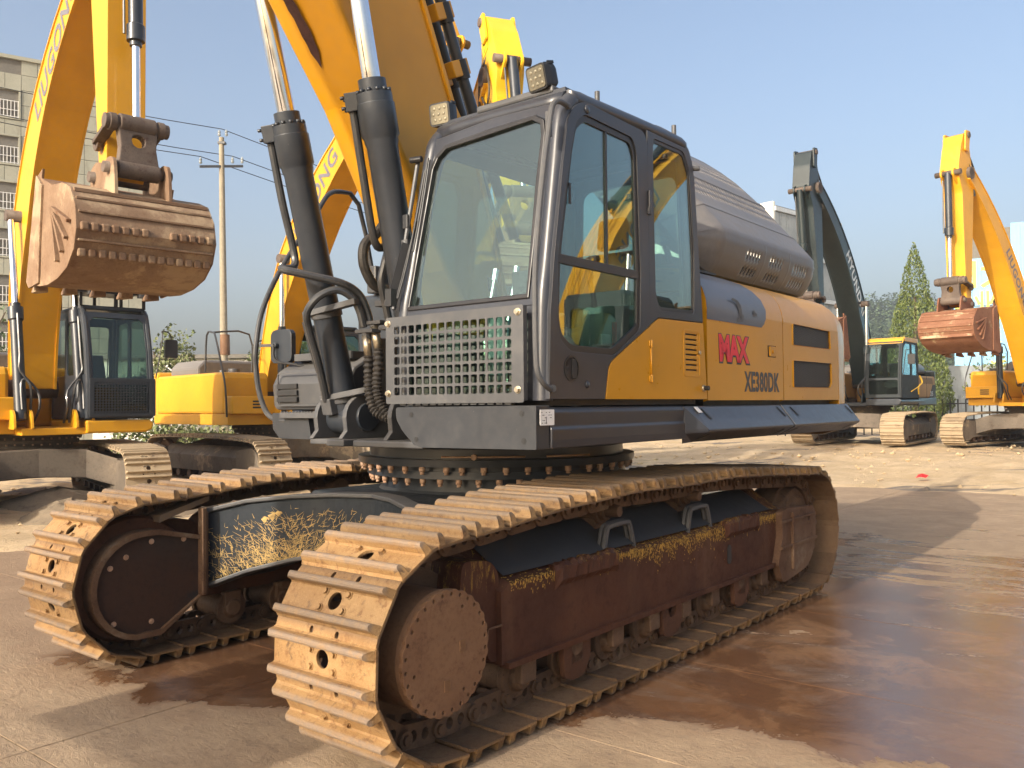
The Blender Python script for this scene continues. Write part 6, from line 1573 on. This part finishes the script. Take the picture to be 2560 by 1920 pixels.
# blue sheet building
dB = Vector((.89, -.454, 0)).normalized(); P0 = Vector((24.6, 48, 0))
bB = thing('blue_shed', 'bright blue corrugated building with big yellow sign characters at the right edge', 'building', (P0.x, P0.y, 0), math.atan2(dB.y, dB.x))
mb = MB(); mb.box(0, 16, .02, 12, 0, 10.9); part('wall', mb, 'joint', bB)
me_ = MB(); me_.box(0, .46, 0, .02, 0, 6.6)
for k in range(3): me_.box(.03+k*.155, .10+k*.155, -.03, .0, 0, 6.6)
sh1 = me_.mesh('sheet', M['blue'])
for i in range(34):
    o = part('sheet', None, None, bB, mesh=sh1); o.location = (i*.47, 0, .05); 
for i in range(34):
    o = part('sheet', None, None, bB, mesh=sh1); o.location = (i*.47, -.005, 6.7); o.scale = (1, 1, (10.7-6.7+.4)/6.6 if i > 5 else (9.3-6.7)/6.6)
for txt, x, z, s in (('旧大', 1.3, 8.35, 1.7), ('专业', .95, 6.85, 1.15), ('二手挖', 1.6, 5.65, 1.05), ('设备', 1.3, 4.55, .95), ('话:1', 2.4, 3.2, .85), ('型', 5.6, 9.0, 1.4), ('机', 5.8, 7.5, 1.4)):
    lettering(txt, s, 'yellowsign', bB, (x, -.05, z), (1, 0, 0), (0, 0, 1), bold=.03, depth=.01)
# low white walls, hedges, far yard
def box_thing(nm, lab, cat, x0, x1, y0, y1, z0, z1, mat, grp=None, bev=.01):
    mb = MB(); mb.box(x0, x1, y0, y1, z0, z1); o = part(nm, mb, mat, None, bev); tag(o, lab, cat, grp); return o
box_thing('yard_wall', 'long pale wall behind the hedge left of centre', 'wall', -16, 6, 33.0, 33.3, -.1, 3.35, 'white_wall')
mb = MB(); mb.box(-16, 6, 32.8, 33.5, 3.35, 3.5); o = part('wall_coping', mb, 'joint', bpy.data.objects['yard_wall'])
box_thing('gate_post', 'white tiled gate post under the left excavators', 'post', -7.6, -6.7, 23.9, 24.6, -.1, 1.05, 'white_wall')
box_thing('low_wall', 'pale perimeter wall behind the green and yellow excavators at right', 'wall', 12, 44, 44.2, 44.5, -.1, 2.9, 'white_wall')
box_thing('site_shed', 'small grey blue shed roof between the conifer and the right excavator', 'shed', 17.2, 21.5, 36, 39, .2, 2.95, 'stained')
# palisade fence at the right: rails and bars
fn = thing('bar_fence', 'dark bar fence running behind the tracks of the right excavators', 'fence', (8, 33, .1), 0)
mb = MB(); mb.box(0, 24, 0, .04, .35, .40); mb.box(0, 24, 0, .04, 1.25, 1.30); part('rail', mb, 'black', fn)
bme = MB().box(-.02, .02, -.01, .03, .1, 1.45).mesh('bar', M['black'])
for k in range(80):
    o = part('bar', None, None, fn, mesh=bme); o.location = (k*.30, 0, 0)
# utility pole with cross arm, insulators, wires
M['polecon'] = plain('pole_concrete', (.30, .26, .19), .85)
pl = thing('utility_pole', 'round concrete utility pole with a short cross arm left of centre', 'pole', (-9.95, 30, 0), 0)
mb = MB(); mb.cyl((0, 0, -.2), (-.12, 0, 10.9), .155, .085, n=20); part('shaft', mb, 'polecon', pl)
mb = MB(); mb.cyl((0, 0, 3.3), (-.01, 0, 4.0), .168, .165, n=20); part('dark_band', mb, 'drive', pl)
mb = MB(); mb.bar((-.70, -.5, 9.75), (.5, .4, 10.0), .06, .08); mb.bar((-.10, -.1, 10.7), (-.1, .1, 10.7), .25, .08); part('cross_arm', mb, 'guard', pl)
ins = [(-.68, -.48, 9.85), (.48, .38, 10.1), (.2, .2, 10.05), (-.2, 0, 10.95), (.05, 0, 10.95)]
for p in ins:
    mb = MB(); mb.lathe(p, (0, 0, 1), [(0, .03), (.05, .06), (.1, .035), (.14, .055), (.2, .03), (.24, 0)], 8); part('insulator', mb, 'stained', pl)
for k, (a, lab) in enumerate((((-.1, 0, 11.2), 'uppermost power line over the left excavators'), ((.2, .2, 10.3), 'middle power line over the left excavators'), ((-.68, -.48, 10.1), 'lowest power line over the left excavators'))):
    A = Vector((-9.95, 30, 0))+Vector(a); Lp = Vector((-30, 21, 13.6+a[2]-10.3)); Rp = Vector((22, 66, 9+a[2]-10.3)); pts = []
    for s_ in range(13): t = s_/12; p = Lp.lerp(A, t); p.z -= 2.4*t*(1-t); pts.append(p)
    for s_ in range(1, 13): t = s_/12; p = A.lerp(Rp, t); p.z -= 5*t*(1-t); pts.append(p)
    mb = MB(); mb.tube(pts, .014, 5, 1); o = part('power_line', mb, 'black'); tag(o, lab, 'wire', 'power lines')

# ================================================================ vegetation
def leafmat(nm, a, b_, c_):
    mt, t, b, v, ob = base_mat(nm); g = _n(t, 'ShaderNodeNewGeometry')
    n = tnoise(t, ob, 1.1, 3, .6); n2 = tnoise(t, ob, 9, 2, .6)
    c = mixc(t, ramp(t, n, .3, .7), a, b_); c = mixc(t, ramp(t, n2, .5, .7), c, c_); setc(t, b.inputs['Base Color'], c); b.inputs['Roughness'].default_value = .6
    b.inputs['Subsurface Weight'].default_value = 0
    return mt
M['conifer'] = leafmat('conifer_leaves', (.07, .105, .025), (.11, .145, .035), (.17, .19, .05))
M['hedge'] = leafmat('hedge_leaves', (.085, .12, .03), (.15, .17, .06), (.30, .30, .16))
M['pine'] = leafmat('hill_pine_leaves', (.07, .115, .05), (.10, .145, .065), (.13, .17, .08))
M['bark'] = plain('bark', (.12, .085, .06), .9)
def leaves(mb, pts, size, rnd, up=.3, asp=.5):
    for p in pts:
        d = Vector((rnd.gauss(0, 1), rnd.gauss(0, 1), rnd.gauss(0, 1)+up)).normalized(); q = d.orthogonal().normalized()
        q = (q*math.cos(a_ := rnd.random()*6.28)+d.cross(q)*math.sin(a_)); s = size*rnd.uniform(.6, 1.4); p = Vector(p)
        mb.add([p-d*s*.5, p+q*s*asp*.5, p+d*s*.5, p-q*s*asp*.5], [(0, 1, 2, 3)])
# conifer
cf = thing('conifer_tree', 'tall pointed conifer tree between the green and the yellow excavator', 'tree', (15.9, 34, .1), 0)
mb = MB(); mb.cyl((0, 0, 0), (0, 0, 5.5), .16, .05, n=10); part('trunk', mb, 'bark', cf)
rnd = random.Random(2); mb = MB(); pts = []
for k in range(15000):
    z = 7.35*(1-math.sqrt(rnd.random())**1.1)+.3; t = (z-.3)/7.35; R_ = 1.52*(1-t)**.78*min(1, .70+t*2)
    a = rnd.random()*6.283; lump = 1+.20*noise.noise(Vector((math.cos(a)*2.2, math.sin(a)*2.2, z*1.5)))+.12*noise.noise(Vector((math.cos(a)*6, math.sin(a)*6, z*4)))
    rr = R_*lump*(1-.45*rnd.random()**2.2); pts.append((rr*math.cos(a), rr*math.sin(a), z))
leaves(mb, pts, .13, rnd, 1.6, .35); part('crown', mb, 'conifer', cf)['kind'] = 'stuff'
# hedge plants and vines in front of the pale wall, several shrubs
rnd = random.Random(8)
def shrub(x, y, z, rx, ry, rz, n, lab, mat='hedge', sz=.14):
    root = thing('shrub', lab, 'shrub', (x, y, 0), 0, 'shrubs along the yard wall'); mb = MB(); pts = []
    for k in range(n):
        a = rnd.random()*6.283; el = math.asin(rnd.uniform(-.6, 1)); r_ = (rnd.random()**.35)*(1+.45*noise.noise(Vector((math.cos(a)*2+x, math.sin(a)*2, el*3))))
        pts.append((rx*r_*math.cos(el)*math.cos(a), ry*r_*math.cos(el)*math.sin(a), z+rz*r_*math.sin(el)))
    leaves(mb, pts, sz, rnd, .3, .6); part('foliage', mb, mat, root)['kind'] = 'stuff'
    mb = MB()
    for k in range(6): mb.tube([(0, 0, 0), (rnd.uniform(-.3, .3)*rx, 0, z*.6), (rnd.uniform(-.8, .8)*rx, rnd.uniform(-.3, .3), z+rz*rnd.uniform(.2, .9))], .02, 5, 2)
    part('stem', mb, 'bark', root)
for i, (x, y, z, rx, ry, rz, n, lab) in enumerate((
        (-11.6, 29.5, 2.3, 1.0, .8, 1.8, 2600, 'tall thin leafed shrub right of the left cab'),
        (-12.6, 31.5, 1.5, 1.5, .8, 1.6, 2000, 'wide shrub low behind the left cab mirror'),
        (-9.0, 31.8, 2.6, .9, .8, 1.3, 1600, 'shrub just right of the utility pole'),
        (-7.9, 31.8, 2.6, .9, .7, 1.4, 1600, 'shrub behind the grey hood, left of the handrail'),
        (-10.6, 31.8, 1.9, .9, .7, 1.0, 1200, 'small shrub left of the utility pole base'),
        (-16.5, 26, 2.0, 1.6, 1.2, 3.0, 3600, 'dark shrub at the left edge behind the boom cylinder'),
        (-6.5, 26.5, .4, 3.2, .6, .75, 2600, 'long low hedge under the yellow tank housing'),
        (-9.8, 24.5, .4, 1.8, .5, .7, 2000, 'low hedge under the left cab'),
        (18.3, 31.5, 2.0, 1.6, .8, 1.1, 1500, 'bare greyish shrub between the orange panel and the right excavator'),
        (21.5, 40, 1.5, 2.2, .8, 1.6, 1500, 'shrub in front of the blue shed'),
        (10.5, 30.5, 1.6, 1.0, .6, 1.9, 1200, 'thin shrub behind the green boom cylinders'))):
    shrub(x, y, z, rx, ry, rz, n, lab, 'pine' if 'dark' in lab else 'hedge')
# wooded hill
def hillz(x, y):
    k = max(0, 1-((x-150)/130)**2)*max(0, 1-abs(y-300)/120)
    return 33*k**.7+7*noise.noise(Vector((x*.02, y*.02, 0)))*k+2*noise.noise(Vector((x*.08, y*.08, 5)))*k-1
mb = MB(); xs = [20+i*5 for i in range(60)]; ys = [185+i*6 for i in range(40)]
mb.add([(x, y, hillz(x, y)) for y in ys for x in xs], [(j*60+i, j*60+i+1, (j+1)*60+i+1, (j+1)*60+i) for j in range(39) for i in range(59)], True); struct('wooded_hill', mb, 'pine')
rnd = random.Random(9); mb = MB()
for k in range(3600):
    x, y = rnd.uniform(70, 240), rnd.uniform(190, 330); z = hillz(x, y)
    if z < 1: continue
    h_ = rnd.uniform(3, 6.5); r_ = h_*rnd.uniform(.26, .42)
    for q in range(26):
        t = rnd.random()**.8; a = rnd.random()*6.283; rr = r_*(1-t*.75)*rnd.uniform(.6, 1)
        c = Vector((x+rr*math.cos(a), y+rr*math.sin(a), z+h_*(.15+.85*t))); s = rnd.uniform(.45, 1.0)
        dd = Vector((math.cos(a)*.8, math.sin(a)*.8, rnd.uniform(-.6, .9))).normalized(); qq = dd.cross(Vector((0, 0, 1))).normalized()
        mb.add([c-dd*s*.6, c+qq*s*.5, c+dd*s*.6, c-qq*s*.5], [(0, 1, 2, 3)])
o = part('hill_wood', mb, 'pine'); o['kind'] = 'stuff'; o['label'] = 'pine wood covering the far hill'
# haze
HZ = bpy.data.materials.new('haze_air'); HZ.use_nodes = True; t = HZ.node_tree; t.nodes.clear()
o_ = _n(t, 'ShaderNodeOutputMaterial'); pv = _n(t, 'ShaderNodeVolumePrincipled'); pv.inputs['Color'].default_value = (.80, .86, .95, 1); pv.inputs['Density'].default_value = .0010; pv.inputs['Anisotropy'].default_value = .2
t.links.new(pv.outputs[0], o_.inputs['Volume'])
HAZE = True
if HAZE:
    mb = MB(); mb.box(-200, 420, -60, 440, -2.2, 75); o = part('haze', mb, HZ); o['kind'] = 'stuff'
# ================================================================ pieces that only touch in the mesh become parts of their own
def separate_loose(o, gap=.004, most=14):
    me = o.data; nv = len(me.vertices)
    if me.users > 1 or nv > 6000 or nv < 16 or o.get('kind'): return
    co_ = np.empty(nv*3); me.vertices.foreach_get('co', co_); co_ = co_.reshape(-1, 3)
    par = list(range(nv))
    def find(a):
        while par[a] != a: par[a] = par[par[a]]; a = par[a]
        return a
    for e in me.edges:
        a, b = find(e.vertices[0]), find(e.vertices[1])
        if a != b: par[a] = b
    root = np.array([find(i) for i in range(nv)]); ids = np.unique(root)
    if len(ids) < 2 or len(ids) > 120: return
    box = [(co_[root == r].min(0)-gap, co_[root == r].max(0)+gap) for r in ids]; g = list(range(len(ids)))
    def fg(a):
        while g[a] != a: a = g[a]
        return a
    for i in range(len(ids)):
        for j in range(i+1, len(ids)):
            if (box[i][0] < box[j][1]).all() and (box[j][0] < box[i][1]).all():
                a, b = fg(i), fg(j)
                if a != b: g[b] = a
    grp = {r: fg(i) for i, r in enumerate(ids)}; gs = sorted(set(grp.values()), key=lambda q: -sum(1 for r in root if grp[r] == q))
    if len(gs) < 2 or len(gs) > most: return
    vg = np.array([grp[r] for r in root]); fcs = [tuple(p.vertices) for p in me.polygons]; sm = [p.use_smooth for p in me.polygons]; mt = me.materials[0]
    for k, q in enumerate(gs):
        idx = np.nonzero(vg == q)[0]; mp = {int(a): i for i, a in enumerate(idx)}; ff = [(f_, s) for f_, s in zip(fcs, sm) if vg[f_[0]] == q]
        m2 = bpy.data.meshes.new(me.name); m2.from_pydata([tuple(co_[a]) for a in idx], [], [tuple(mp[a] for a in f_) for f_, s in ff])
        m2.polygons.foreach_set('use_smooth', [s for f_, s in ff]); m2.materials.append(mt); m2.update()
        for e in []: pass
        if k == 0: o.data = m2
        else:
            c = o.copy(); c.data = m2; C.objects.link(c); c.parent = o.parent
    return
for o in [o for o in list(C.objects) if o.type == 'MESH' and o.parent is not None]:
    if any(k in o.name for k in ('track_shoe', 'track_link', 'tile', 'slab', 'sheet', 'wall_panel', 'lettering', 'crown', 'foliage', 'vent_mesh', 'engine_hood', 'hood_', 'bucket', 'boom_edge')): continue
    if o.name.split('.')[0] in ('cab', 'console'): continue
    separate_loose(o)
for me in bpy.data.meshes:
    pass
